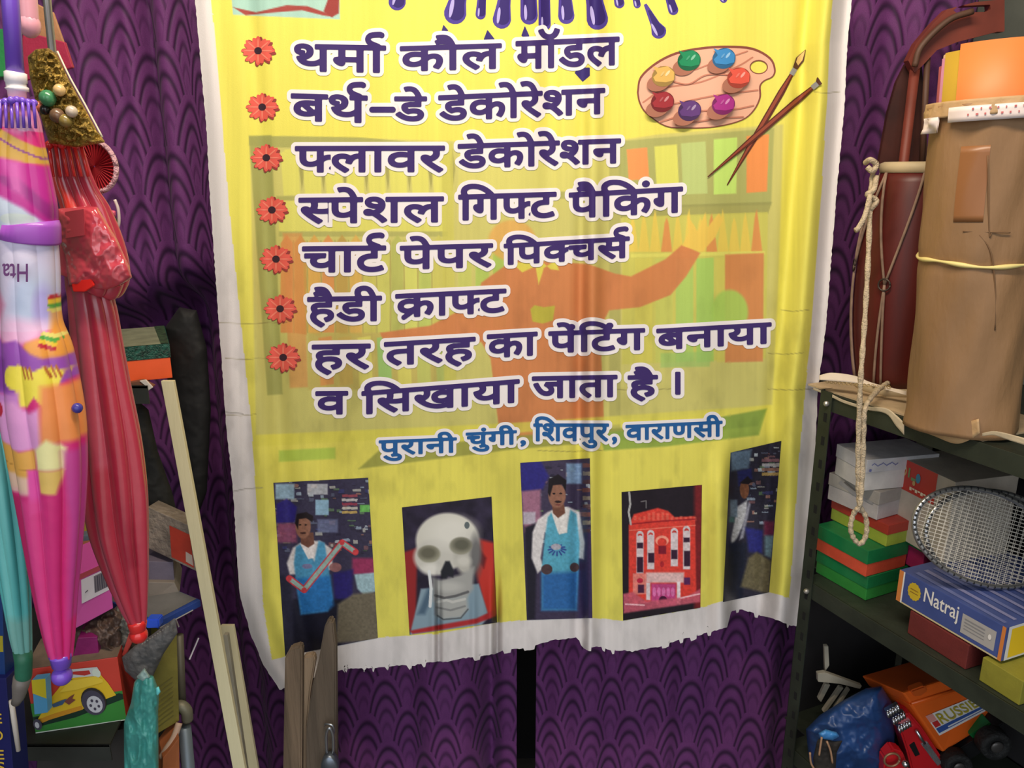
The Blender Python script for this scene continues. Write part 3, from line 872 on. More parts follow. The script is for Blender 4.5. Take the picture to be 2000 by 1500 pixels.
def skull(c):
    c.rect(770, 950, 990, 1260, (46, 40, 60)); c.noise(20, .4, 5)
    c.poly([(784, 1080), (815, 1070), (812, 1230), (795, 1230)], (150, 44, 46), 1, 3)
    c.poly([(925, 1050), (965, 1060), (970, 1200), (950, 1200), (930, 1120)], (196, 56, 48), 1, 4)
    c.poly([(935, 1070), (950, 1090), (945, 1110), (930, 1090)], (90, 24, 30), .8, 3)
    c.poly([(822, 1150), (935, 1140), (955, 1205), (940, 1222), (800, 1242)], (136, 160, 176), 1, 2)
    c.poly([(835, 1150), (850, 1150), (830, 1200), (815, 1200)], (56, 80, 104), .7, 4)
    B = (214, 212, 202)
    c.ell(874, 1056, 62, 54, B, 1, 0, .1); c.ell(852, 1088, 44, 36, (206, 204, 196), 1, 0, .2); c.ell(912, 1080, 26, 44, (190, 188, 180), 1, 0, .3)
    c.ell(884, 1040, 44, 30, (232, 230, 222), .8, 0, .9)
    c.ell(930, 1085, 12, 40, (92, 92, 96), .75, 0, .8)
    c.poly([(844, 1128), (862, 1132), (900, 1122), (926, 1108), (924, 1150), (912, 1166), (846, 1174)], (168, 168, 166), 1, 4)
    c.poly([(850, 1172), (912, 1164), (914, 1190), (900, 1206), (862, 1210), (852, 1200)], (172, 174, 172), 1, 4)
    c.ell(838, 1082, 22, 17, (158, 156, 138), 1, 0, .2); c.ell(836, 1080, 17, 12, (98, 96, 82), .85, 0, .7)
    c.ell(900, 1066, 22, 17, (152, 150, 134), 1, 0, .2); c.ell(902, 1064, 17, 12, (92, 92, 80), .85, 0, .7)
    c.ell(912, 1026, 5, 7, (70, 84, 90), .8)
    c.ell(842, 1112, 18, 11, (236, 234, 228), .7, 0, .8); c.ell(906, 1096, 14, 10, (220, 218, 210), .7, 0, .8)
    c.ell(876, 1146, 26, 10, (196, 196, 192), .8, 0, .9)
    c.poly([(870, 1096), (878, 1096), (887, 1116), (885, 1128), (875, 1124), (872, 1130), (862, 1130), (861, 1116)], (40, 42, 50), 1, 2)
    c.line([(850, 1163), (868, 1168), (890, 1164), (914, 1156)], 5, (84, 84, 88), .8); c.line([(854, 1176), (872, 1172), (884, 1176), (908, 1170)], 5, (206, 206, 202), .8)
    c.line([(852, 1186), (880, 1192), (908, 1184)], 4, (110, 112, 114), .6); c.line([(854, 1202), (866, 1210), (900, 1207), (914, 1190)], 3, (80, 84, 88), .8)
    c.poly([(846, 1130), (852, 1130), (856, 1205), (848, 1200)], (90, 94, 100), .5, 3)
    c.line([(838, 1116), (842, 1150), (840, 1184)], 6, (230, 234, 236), .95)
    c.poly([(800, 1232), (850, 1222), (930, 1208), (968, 1190), (968, 1204), (930, 1218), (850, 1232), (806, 1238)], (176, 50, 54), 1, 2)
def man2(c):
    c.rect(1000, 880, 1170, 1230, (66, 58, 84)); clutter(c, 1030, 900, 1160, 1060, 8, 60)
    c.poly([(1016, 904), (1056, 900), (1072, 930), (1060, 956), (1018, 960)], (48, 44, 128), 1, 3)
    c.poly([(1018, 960), (1056, 956), (1056, 1040), (1024, 1040)], (160, 110, 136), 1, 3); c.rect(1022, 1000, 1046, 1024, (196, 196, 210), .8, 2)
    c.rect(1106, 905, 1136, 945, (130, 160, 196), .9, 2)
    for k in range(9): c.rect(1138, 905 + 16 * k, 1153, 913 + 16 * k, [(130, 80, 70), (150, 140, 120), (90, 60, 64)][k % 3], .8)
    c.poly([(1025, 1030), (1050, 1020), (1045, 1210), (1030, 1210)], (36, 34, 48), 1, 3)
    c.poly([(1130, 1040), (1156, 1040), (1158, 1210), (1130, 1210)], (60, 50, 88), 1, 3)
    c.poly([(1050, 1015), (1070, 1000), (1088, 992), (1110, 990), (1132, 1000), (1142, 1060), (1140, 1092), (1128, 1090), (1122, 1050), (1064, 1040), (1056, 1090), (1062, 1108), (1050, 1120), (1038, 1090), (1040, 1040)], (222, 218, 220), 1, 2)
    c.poly([(1070, 1010), (1078, 1000), (1090, 1040), (1106, 1040), (1114, 996), (1126, 1004), (1132, 1060), (1130, 1120), (1126, 1192), (1058, 1192), (1058, 1110), (1064, 1050)], (92, 172, 200), 1, 2)
    c.poly([(1058, 1120), (1130, 1116), (1127, 1192), (1058, 1192)], (46, 100, 170), .9, 5)
    c.poly([(1076, 998), (1108, 990), (1108, 1040), (1092, 1044)], (234, 230, 228), 1, 1)
    for k in range(12):
        a = k * math.pi / 6; c.line([(1088 + 9 * math.cos(a), 1072 + 6 * math.sin(a)), (1088 + 17 * math.cos(a), 1074 + 11 * math.sin(a))], 3, (52, 70, 150), .9)
    c.ell(1086, 1068, 10, 6, (190, 180, 190), .9)
    c.poly([(1078, 985), (1102, 985), (1104, 1002), (1090, 1012), (1080, 1002)], (118, 78, 64), 1, 1)
    c.ell(1088, 968, 17, 24, (150, 106, 88), 1)
    c.poly([(1070, 962), (1072, 936), (1090, 926), (1106, 938), (1105, 960), (1098, 946), (1080, 948), (1074, 970)], (30, 24, 30), 1, 1)
    for dx in (-7, 6): c.ell(1089 + dx, 964, 3, 1.8, (40, 28, 30))
    c.ell(1090, 980, 7, 2.2, (50, 32, 34)); c.ell(1090, 986, 5, 1.8, (120, 66, 62))
    c.ell(1068, 1112, 11, 10, (80, 62, 66)); c.ell(1122, 1108, 9, 9, (80, 62, 66)); c.noise(4, .12, 4)
def palace(c):
    c.rect(1200, 930, 1390, 1230, (34, 26, 36)); c.rect(1356, 945, 1372, 1190, (130, 34, 40), .9, 4)
    R = (222, 66, 56); W = (222, 208, 214)
    c.poly([(1228, 1180), (1228, 1026), (1238, 1004), (1262, 998), (1285, 992), (1305, 998), (1318, 1010), (1358, 1008), (1360, 1170)], R, 1, 1.5)
    for k in range(14): c.rect(1238 + 9 * k, 1008 + (k % 2) * 2 - (8 if 2 < k < 8 else 0), 1243 + 9 * k, 1016, (240, 120, 100), .6, 1)
    c.line([(1230, 1024), (1290, 1018), (1358, 1014)], 3, (150, 30, 40), .8); c.line([(1230, 1036), (1358, 1026)], 2, (250, 150, 130), .7)
    for x, y0, y1 in ((1250, 1044, 1120), (1271, 1042, 1112), (1317, 1038, 1106), (1341, 1034, 1112)):
        c.rect(x - 7, y0, x + 7, y1, W, 1, 1); c.ell(x, y0, 7, 7, W); c.ell(x, y0 + 2, 4.5, 4, (206, 70, 66)); c.ell(x, y0 + 5, 4.5, 3, W)
    for x, y, h_ in ((1250, 1060, 11), (1250, 1088, 30), (1272, 1080, 19), (1317, 1074, 18), (1341, 1050, 9), (1342, 1076, 30)):
        c.rect(x - 6, y, x + 6, y + h_, (56, 30, 54), 1, 1)
    c.ell(1293, 1056, 13, 10, (250, 160, 140)); c.ell(1293, 1059, 9, 8, R); c.rect(1286, 1066, 1301, 1082, (130, 26, 48), 1, 1); c.ell(1293, 1102, 4, 6, (180, 40, 50))
    c.poly([(1236, 1120), (1262, 1120), (1262, 1160), (1236, 1162)], (236, 150, 140), .8, 1)
    c.rect(1262, 1118, 1336, 1138, (228, 190, 190), 1, 2); c.rect(1262, 1138, 1270, 1172, W, 1, 1); c.rect(1322, 1136, 1329, 1180, (236, 226, 232), 1, 1)
    c.rect(1272, 1140, 1320, 1182, (190, 70, 140), .9, 2)
    for k in range(5): c.ell(1278 + 9 * k, 1156, 3.5, 9, (230, 130, 190), .8)
    c.ell(1295, 1172, 8, 8, (70, 16, 50)); c.rect(1246, 1142, 1258, 1158, (60, 24, 60), .9, 1); c.rect(1336, 1128, 1348, 1142, (76, 36, 96), .9, 1); c.ell(1250, 1134, 6, 5, (196, 40, 70))
    c.poly([(1217, 1160), (1236, 1156), (1262, 1174), (1340, 1166), (1368, 1150), (1368, 1176), (1218, 1198)], (206, 96, 116), .9, 2)
    c.line([(1222, 1180), (1258, 1182)], 3, (250, 190, 200)); c.line([(1330, 1168), (1366, 1160)], 3, (250, 190, 200))
    c.line([(1229, 962), (1231, 985), (1228, 1000), (1232, 1024)], 4, (196, 196, 196), .9); c.line([(1252, 980), (1262, 978), (1262, 992)], 2, (170, 170, 170), .6); c.noise(4, .14, 6)
def man3(c):
    c.rect(1400, 850, 1540, 1220, (44, 42, 58)); clutter(c, 1455, 870, 1525, 1020, 14, 60)
    c.poly([(1427, 882), (1468, 878), (1462, 915), (1428, 920)], (96, 116, 138), 1, 3)
    for k in range(4): c.rect(1488, 896 + 9 * k, 1522, 902 + 9 * k, [(130, 90, 100), (170, 166, 170), (150, 110, 96), (180, 150, 90)][k], .9)
    c.poly([(1440, 920), (1468, 915), (1470, 935), (1442, 950)], (38, 40, 92), 1, 2)
    c.ell(1454, 956, 9, 18, (128, 82, 60)); c.poly([(1444, 944), (1460, 930), (1470, 940), (1462, 946)], (32, 26, 34), 1, 1)
    c.poly([(1440, 990), (1460, 976), (1458, 1010), (1440, 1050), (1428, 1066), (1428, 1050)], (190, 190, 196), 1, 2)
    c.poly([(1462, 980), (1466, 985), (1452, 1050), (1444, 1055)], (150, 150, 166), 1, 2)
    c.rect(1426, 976, 1440, 1010, (110, 130, 150), .9, 2); c.rect(1424, 1010, 1434, 1020, (70, 130, 120), .8, 2)
    c.poly([(1424, 1060), (1460, 1060), (1450, 1170), (1412, 1175)], (30, 34, 52), 1, 3)
    c.poly([(1456, 1030), (1490, 1036), (1488, 1080), (1462, 1078)], (44, 46, 130), .9, 3); c.rect(1492, 1018, 1512, 1046, (110, 40, 66), .9, 3)
    c.poly([(1494, 1046), (1512, 1046), (1506, 1090), (1494, 1084)], (116, 146, 156), .9, 3)
    c.poly([(1462, 1090), (1478, 1078), (1506, 1096), (1502, 1160), (1446, 1146)], (106, 98, 74), 1, 3); c.noise(4, .2, 7)
photo([(534, 943), (719, 933), (738, 1246), (557, 1281)], man1, 150, 250, 'printed photo of a man in a blue apron holding a frame')
photo([(785, 991), (960, 970), (971, 1216), (800, 1240)], skull, 150, 210, 'printed photo of a white model skull')
photo([(1016, 904), (1152, 895), (1157, 1207), (1029, 1211)], man2, 120, 260, 'printed photo of a man in a blue apron with hands on hips')
photo([(1214, 961), (1371, 947), (1368, 1187), (1217, 1212)], palace, 130, 200, 'printed photo of a red model palace')
photo([(1427, 884), (1526, 861), (1502, 1157), (1412, 1176)], man3, 90, 250, 'printed photo half lost in a fold')

# ================================================================ tools for the goods
def pyat(z, Y):
    return 750 - FPX * (((z - CAMZ) / Y * math.cos(PITCH) + math.sin(PITCH)) / (math.cos(PITCH) - (z - CAMZ) / Y * math.sin(PITCH)))
def pxm(px, py, Y):
    return float(np.linalg.norm(P(px + 1, py, Y) - P(px, py, Y)))
def slab_pts(quad, Ys, thick, push=None):
    """8 corners: quad = BL BR TR TL in photo pixels, Ys = depth left/right (or 4), thickness away from the viewer"""
    if np.isscalar(Ys): Ys = [Ys] * 4
    elif len(Ys) == 2: Ys = [Ys[0], Ys[1], Ys[1], Ys[0]]
    f = [P(*q, y) for q, y in zip(quad, Ys)]
    n = np.cross(f[1] - f[0], f[3] - f[0]); n /= np.linalg.norm(n)
    if n[1] < 0: n = -n
    if push is not None: n = np.asarray(push, float)
    return f + [p + n * thick for p in f]
def base_of(pts):
    pts = np.asarray(pts); return (float(pts[:, 0].mean()), float(pts[:, 1].mean()), float(pts[:, 2].min()))
def slab(name, label, cat, quad, Ys, thick, m, group=None, bev=0.0015, push=None, part='body'):
    c8 = slab_pts(quad, Ys, thick, push)
    t = thing(name, label, cat, base_of(c8), group=group)
    v, f = hexa(c8, bev)
    mk(part, v, f, m, t, world=True)
    return t, quadmap(c8[:4])
def qd(name, qm, layers, parent, label=None, e0=0.0006):
    """flat print on a face: layers = (uv polygon, material)"""
    V, F, fm, ms, n = [], [], [], [], 0
    for i, (pts, m) in enumerate(layers):
        p = np.array(pts, float); V.append(qm(p[:, 0], p[:, 1], e0 + 0.0002 * i)); F.append(list(range(n, n + len(p)))); n += len(p)
        if m not in ms: ms.append(m)
        fm.append(ms.index(m))
    return mk(name, np.concatenate(V), F, ms, parent, world=True, fm=fm, label=label)
def qtext(name, s, qm, u0, u1, v0, v1, m, parent, flip=False, shear=0.0, e=0.0010):
    c = bpy.data.curves.new('t', 'FONT'); c.body = s; c.resolution_u = 4; c.offset = 0.012
    o = bpy.data.objects.new('t', c); COL.objects.link(o)
    dg = bpy.context.evaluated_depsgraph_get(); dg.update(); me = o.evaluated_get(dg).to_mesh()
    co = np.array([v.co[:2] for v in me.vertices]); F = [list(p.vertices) for p in me.polygons]
    o.evaluated_get(dg).to_mesh_clear(); bpy.data.objects.remove(o); bpy.data.curves.remove(c)
    a = (co - co.min(0)) / (co.max(0) - co.min(0))
    if flip: a = 1 - a
    u = u0 + (u1 - u0) * a[:, 0] + shear * a[:, 1]; v = v0 + (v1 - v0) * a[:, 1]
    return mk(name, qm(u, v, e), F, m, parent, world=True)
def rect(u0, v0, u1, v1): return [(u0, v0), (u1, v0), (u1, v1), (u0, v1)]
def circ(cu, cv, ru, rv, n=20, spike=0.0):
    return [(cu + ru * (1 + spike * (k % 2)) * math.cos(2 * math.pi * k / n), cv + rv * (1 + spike * (k % 2)) * math.sin(2 * math.pi * k / n)) for k in range(n)]

def card(name, c, rough=0.55, noise=0.18, **k):
    return mat(name, c, rough, noise=(22, noise), bump=(160, 0.08), **k)
def carton(name, label, cat, A, C, topy, z0, d, lid_c, tray_c=None, lid=0.45, group=None, h=None, flip=1):
    """box standing at height z0 with its front foot edge from pixel A to pixel C"""
    a, c = Z(*A, z0), Z(*C, z0); e = c - a; L = np.linalg.norm(e); e /= L
    n = np.array([-e[1], e[0], 0]) * flip
    if n[1] < 0: n = -n
    if h is None: h = float(P(C[0], topy, c[1])[2]) - z0
    t = thing(name, label, cat, tuple((a + c) / 2), math.atan2(e[1], e[0]), group)
    yy = 1 if np.dot(n, np.array([-e[1], e[0], 0])) > 0 else -1
    def bx(x0, x1, y0, y1, z0_, z1_): return box(x0, x1, min(y0 * yy, y1 * yy), max(y0 * yy, y1 * yy), z0_, z1_, 0.0012)
    o = 0.0013
    if tray_c is None:
        v, f = bx(-L / 2, L / 2, 0, d, 0, h); mk('body', v, f, lid_c, t)
    else:
        v, f = bx(-L / 2, L / 2, 0, d, 0, h * (1 - lid) + 0.002); mk('tray', v, f, tray_c, t)
        v, f = bx(-L / 2 - o, L / 2 + o, -o, d + o, h * (1 - lid), h); mk('lid', v, f, lid_c, t)
    Zh = np.array([0, 0, h]); off = -n * o if tray_c is not None else 0 * n
    front = quadmap([a + off, c + off, c + off + Zh, a + off + Zh])
    eo = e * (o if tray_c is not None else 0)
    side = quadmap([c + eo, c + eo + n * d, c + eo + n * d + Zh, c + eo + Zh])
    top = quadmap([a + Zh, c + Zh, c + n * d + Zh, a + n * d + Zh])
    return t, front, side, top, z0 + h
def prism(poly, Y, thick, bev=0.001):
    """front outline in photo pixels (with depth Y, scalar or list), given real thickness"""
    Ys = [Y] * len(poly) if np.isscalar(Y) else Y
    fr = [P(*q, y) for q, y in zip(poly, Ys)]; n = len(fr)
    bm = bmesh.new(); a = [bm.verts.new(tuple(p)) for p in fr]; b = [bm.verts.new((p[0], p[1] + thick, p[2])) for p in fr]
    bm.faces.new(a); bm.faces.new(b[::-1])
    for i in range(n): bm.faces.new([a[i], b[i], b[(i + 1) % n], a[(i + 1) % n]])
    bmesh.ops.recalc_face_normals(bm, faces=bm.faces)
    if bev: bmesh.ops.bevel(bm, geom=list(bm.edges), offset=bev, segments=2, affect='EDGES', clamp_overlap=True)
    bm.verts.index_update(); v = np.array([tuple(x.co) for x in bm.verts]); f = [[x.index for x in q.verts] for q in bm.faces]; bm.free()
    return v, f
def pillow(poly, Y, thick, wr=0.006, ws=18.0, seed=0, step=2.5, stretch=(1, 1), tilt=(0, 0)):
    """crumpled bag: outline in photo pixels, swelling towards and away from the viewer"""
    b = bb(poly, 3); X, Yp = gridxy(b[0], b[2], b[1], b[3], step); f = sdpoly(X, Yp, poly)
    v, F = field_mesh(f, X, Yp)
    d = np.maximum(-sdpoly(v[:, 0], v[:, 1], poly), 0); R = max(d.max(), 1)
    pr = np.sqrt(np.clip(1 - (1 - np.minimum(d / (R * 0.8), 1)) ** 2, 0, 1))
    cx, cy = (b[0] + b[2]) / 2, (b[1] + b[3]) / 2
    q = np.abs(fbm(v[:, 0] / ws / stretch[0], v[:, 1] / ws / stretch[1], seed, 4) - 0.5) * 2
    base = Y + tilt[0] * (v[:, 0] - cx) + tilt[1] * (v[:, 1] - cy)
    yf = base - thick * pr * 0.6 + wr * (q - 0.3) * np.minimum(pr * 2, 1); yb = base + thick * 0.4 * pr
    n = len(v)
    return np.concatenate([P(v[:, 0], v[:, 1], yf), P(v[:, 0], v[:, 1], yb)]), F + [[a + n for a in q_[::-1]] for q_ in F]
def one(name, label, cat, vf, m, group=None, smooth=False, cols=None):
    o = mk(name, vf[0], vf[1], m, smooth=smooth, cols=cols)
    return setp(o, label, cat, group)

# ================================================================ RIGHT: slotted metal rack
RKM = mat('rack_green_metal', (52, 58, 48), 0.5, 0.2, noise=(14, 0.35), bump=(60, 0.1))
DKM = mat('rack_dark_metal', (44, 42, 42), 0.5, 0.3, noise=(20, 0.3))
O2 = np.array([0.632, 1.55]); E1 = np.array([0.41, -0.912]); E1 /= np.linalg.norm(E1); E2 = np.array([-E1[1], E1[0]])
ZU, ZL = float(P(1600, 765, 1.55)[2]), float(P(1590, 1130, 1.55)[2]); ZBOT = ZL - 0.42
ang = math.atan2(E1[1], E1[0])
rack = thing('metal_rack', 'dark green slotted angle metal rack standing along the right wall', 'rack', (O2[0], O2[1], 0), ang)
LR, DR = 0.92, 0.42     # length towards the viewer, depth
for zt in (ZU, ZL, ZBOT):
    b = join(box(-0.006, LR, 0.0, DR, zt - 0.004, zt, 0.0005), box(-0.075, -0.006, 0.06, DR, zt - 0.004, zt, 0.0005), box(-0.006, LR, -0.002, 0.002, zt - 0.036, zt, 0.0005), box(-0.07, LR, DR - 0.004, DR, zt - 0.036, zt, 0.0005))
    mk('shelf_board', b[0], b[1], RKM, rack)
def angle_post(x, y, sx, sy):
    v, f = join(box(min(x, x + sx * .030), max(x, x + sx * .030), y - .0012, y + .0012, 0, ZU + .004, 0), box(x - .0012, x + .0012, min(y, y + sy * .030), max(y, y + sy * .030), 0, ZU + .004, 0))
    p = mk('post', v, f, RKM, rack)
    hv, hf = [], []
    for k in range(25):
        z = 0.06 + k * 0.05
        hv.append(box(x + sx * .014, x + sx * .022, y - .0018, y - .0011, z, z + .018, 0)) ; hv.append(box(x - .0019 , x - .0011, y + sy * .012, y + sy * .020, z, z + .018, 0))
    v, f = join(*hv); h = mk('slot_holes', v, f, mat('hole_black', (12, 12, 12), 0.9), p); h['kind'] = 'stuff'
    return p
ZTOP = 2.4
angle_post(-0.004, -0.005, 1, 1); angle_post(LR, -0.005, -1, 1); angle_post(-0.004, DR + 0.005, 1, -1); angle_post(LR, DR + 0.005, -1, -1)
v, f = box(-0.06, LR, DR + 0.004, DR + 0.008, 0.3, ZU - 0.05, 0); mk('shade_back_sheet', v, f, mat('bay_shade', (34, 31, 33), 0.8, noise=(9, 0.4)), rack)  # dark sheet added so the bays behind the goods look shaded
v, f = box(-0.079, -0.075, .07, DR, .1, ZL - .03, 0); mk('shade_end_sheet', v, f, mat('bay_shade', (0, 0, 0)), rack)  # added dark sheet, blackens the far end of the lower bay
for x0, x1 in ((0.02, 0.36), (0.16, 0.50)):
    v, f = tube([(x0, DR - .01, ZU - .05), (x1, DR - .01, ZL + .06)], 0.008, 6); mk('brace', v, f, DKM, rack)
for z in (ZU - .02, ZL - .02):
    v, f = ball((0.016, -0.009, z), 0.006, 10, 6); mk('bolt', v, f, mat('bolt_zinc', (190, 186, 180), 0.35, 0.8), rack)

# ---- kraft paper roll with coloured chart sheets
RC = np.array([0.786, 1.330]); RR = 0.0865
KR = mat('kraft_paper', (152, 116, 80), 0.6, noise=(9, 0.18), bump=(34, 0.35), stretch=(1, 1, .35))
roll = thing('paper_roll', 'thick roll of chart paper in brown kraft wrapping standing on the right rack', 'paper roll', (RC[0], RC[1], ZU))
roll.rotation_euler = (0.0, -0.05, 0.0)
ztop = zat(195, 1.26) - ZU
def cyl(r, z0, z1, a0=0.0, a1=2 * math.pi, n=96, nz=2, fn=None, thick=0.0012):
    A = np.linspace(a0, a1, n); Zs = np.linspace(z0, z1, nz); V = []
    for z in Zs:
        rr = r if fn is None else r + fn(A, z)
        zz = np.full(n, z) if not callable(thick) else z
        V.append(np.stack([np.cos(A) * rr, np.sin(A) * rr, np.full(n, z)], -1))
    o = len(V) * n
    V2 = [v * np.array([(r - .0015) / r, (r - .0015) / r, 1]) for v in V]
    F = []
    for i in range(nz - 1):
        for j in range(n - 1):
            F.append([i * n + j, i * n + j + 1, (i + 1) * n + j + 1, (i + 1) * n + j]); F.append([o + i * n + j + 1, o + i * n + j, o + (i + 1) * n + j, o + (i + 1) * n + j + 1])
    for j in range(n - 1):
        F.append([(nz - 1) * n + j, (nz - 1) * n + j + 1, o + (nz - 1) * n + j + 1, o + (nz - 1) * n + j]); F.append([j + 1, j, o + j, o + j + 1])
    return np.concatenate(V + V2), F
def wrapfn(A, z):
    k = np.clip(1 - z / 0.07, 0, 1); t = np.clip((z - ztop + .03) / .03, 0, 1)
    w_ = 0.0012 * np.sin(A * 5 + z * 20) + 0.0012 * np.sin(A * 9 - z * 35)
    pinch = -0.0022 * np.exp(-((z - (zat(515, 1.26) - ZU) - 0.004 * np.sin(A)) / 0.012) ** 2)
    return w_ + pinch + k ** 1.5 * (0.005 + 0.006 * np.sin(A * 4 + 1)) + t * (0.005 + 0.006 * np.sin(A * 11) * np.sin(A * 3))
v, f = cyl(RR, 0.004, ztop, n=140, nz=70, fn=wrapfn); mk('wrapper', v, f, KR, roll, smooth=True)
# torn collar and loose foot flaps
cam_a = math.atan2(-RC[1], -RC[0])
def colfn(A, z): return 0.004 + 0.009 * fbm(A * 9, A * 0 + z * 60, 4) * (1 - np.clip((z - ztop + .01) / .02, 0, 1) * .5)
v, f = cyl(RR, ztop - .018, ztop + .006, n=140, nz=8, fn=colfn); mk('torn_collar', v, f, mat('kraft_light', (196, 160, 116), 0.6, noise=(12, .2), bump=(40, .3)), roll, smooth=True)
def tapefn(A, z): return 0.0115 + 0.003 * np.sin(A * 7)
v, f = cyl(RR, ztop - .026, ztop - .004, cam_a - .62, cam_a + 1.4, n=80, nz=4, fn=tapefn); tp = mk('tape_band', v, f, mat('tape_white', (238, 222, 218), 0.4, noise=(60, .06)), roll, smooth=True, label='white tape band with red print')
v, f = cyl(RR, ztop - .040, ztop - .016, cam_a - 1.25, cam_a - .80, n=30, nz=5, fn=lambda A, z: 0.012 + .006 * np.sin(A * 14) * np.sin(z * 200)); mk('tape_scrap', v, f, mat('tape_white', (0, 0, 0)), roll, smooth=True)
RED = mat('tape_red_print', (206, 110, 110), 0.5)
V = []
for k in range(26):
    a = cam_a - 0.3 + k * 0.055; zz = ztop - .018 + .008 * (k % 2); n_ = 0.016 + 0.02 * ((k * 7) % 3) / 3
    V.append(cyl(RR + .0130 + .003 * math.sin(a * 7), zz, zz + .0028, a, a + n_, n=4, nz=2))
v, f = join(*V); mk('tape_print', v, f, RED, tp)
def sheet(r, a0, a1, h, c, nm):
    v, f = cyl(r, ztop - .12, h, a0, a1, n=40); mk('chart_sheet', v, f, mat(nm, c, 0.5, noise=(20, .05)), roll, smooth=True, label=nm.replace('_', ' '))
hz = lambda py: zat(py, 1.26) - ZU
sheet(RR - .003, cam_a - 0.62, cam_a + 1.6, hz(72), (236, 132, 66), 'orange_chart_sheet')
sheet(RR - .005, cam_a - 1.02, cam_a - 0.60, hz(84), (196, 158, 52), 'yellow_chart_sheet')
sheet(RR - .0055, cam_a - 1.15, cam_a - 1.0, hz(94), (206, 136, 170), 'pink_chart_sheet')
sheet(RR - .007, cam_a - 1.75, cam_a - 1.1, hz(108), (176, 86, 90), 'dull_red_chart_sheet')
for k in range(3):
    sheet(RR - .012 - .006 * k, cam_a - 3.0, cam_a + 3.0, hz(84) - .01 * k, (226, 190, 150), 'pale_chart_sheet')
A = np.linspace(cam_a - 1.9, cam_a + 1.9, 60); zs = zat(515, 1.26) - ZU
sp_ = np.stack([np.cos(A) * (RR + .0015), np.sin(A) * (RR + .0015), zs - 0.004 * (A - cam_a) + .002 * np.sin(A * 4)], -1)
v, f = tube(sp_, 0.0032 + 0.001 * np.sin(np.arange(60) * .55), 6); mk('string', v, f, mat('raffia', (232, 214, 140), 0.5), roll, smooth=True)
v, f = cyl(RR + .0010, hz(430), hz(280), cam_a - .42, cam_a + .05, n=14, nz=12, fn=lambda A, z: wrapfn(A, z)); mk('brown_tape_patch', v, f, mat('brown_tape', (150, 100, 60), 0.35), roll, smooth=True)
for p in (((.02, 300), (.16, 448), (.20, 452)), ((-.25, 448), (.2, 450), (.5, 452)), ((.02, 455), (.22, 490), (.35, 560), (.42, 640))):
    q = np.array([[math.cos(cam_a + a) * (RR + .0012), math.sin(cam_a + a) * (RR + .0012), hz(y)] for a, y in p]); v, f = tube(spline(q, 6), 0.0011, 5); mk('paper_fold', v, f, mat('kraft_dark', (120, 90, 62), .7), roll, smooth=True)

# ---- drum with ropes
DC = np.array([*P(1740, 745, 1.56)[:2]]); drum = thing('barrel_drum', 'dark red barrel drum with zigzag ropes standing on the rack beside the kraft roll', 'drum', (DC[0], DC[1], ZU))
DHt = zat(316, 1.55) - ZU
RDK = mat('drum_red_wood', (92, 27, 21), 0.45, noise=(12, .25), stretch=(4, 4, .6)); HID = mat('drum_hide', (196, 176, 140), 0.6, noise=(14, .2)); ROPE = mat('drum_cord', (150, 122, 104), 0.8, noise=(60, .25))
dr_ = lambda z: 0.058 + 0.030 * math.sin(math.pi * np.clip(z / DHt, 0, 1)) ** 0.8
zz = np.linspace(0.02, DHt - .02, 26); aa = np.linspace(0, 2 * math.pi, 48, endpoint=False)
v, f = loft([np.stack([np.cos(aa) * dr_(z), np.sin(aa) * dr_(z), np.full(48, z)], -1) for z in zz]); mk('shell', v, f, RDK, drum, smooth=True)
for z in (0.0, DHt - .022):
    r = 0.066
    v, f = loft([np.stack([np.cos(aa) * r * s_, np.sin(aa) * r * s_, np.full(48, z + h_)], -1) for s_, h_ in ((.9, 0), (1, .003), (1.02, .011), (1, .019), (.9, .022))]); mk('drum_head', v, f, HID, drum, smooth=True)
NV = 6
for k in range(NV):
    a0 = 2 * math.pi * k / NV + cam_a + .25; a1 = a0 + math.pi / NV; a2 = a0 + 2 * math.pi / NV
    zm = DHt * (.50 if k % 2 else .56); rr = lambda a, z, o=.004: (math.cos(a) * (dr_(z) + o), math.sin(a) * (dr_(z) + o), z)
    am = a1
    for top_a in (a0, a2):
        pts = [rr(top_a + (am - top_a) * t, DHt - .02 + (zm - DHt + .02) * t) for t in np.linspace(0, 1, 9)]
        v, f = tube(pts, .0026, 6); mk('cord', v, f, ROPE, drum, smooth=True)
    for s_ in (-.05, .05):
        pts = [rr(am + s_ * t * 2, zm + (.02 - zm) * t) for t in np.linspace(0, 1, 9)]
        v, f = tube(pts, .0026, 6); mk('cord', v, f, ROPE, drum, smooth=True)
    t = np.linspace(0, 2 * math.pi, 20); R_ = dr_(zm) + .006
    pts = [((R_) * math.cos(am + .011 * math.cos(x) / R_), R_ * math.sin(am + .011 * math.cos(x) / R_), zm + .011 * math.sin(x)) for x in t]
    v, f = tube(pts, .0018, 6); mk('ring', v, f, mat('ring_iron', (86, 74, 68), .45, .7), drum, smooth=True)
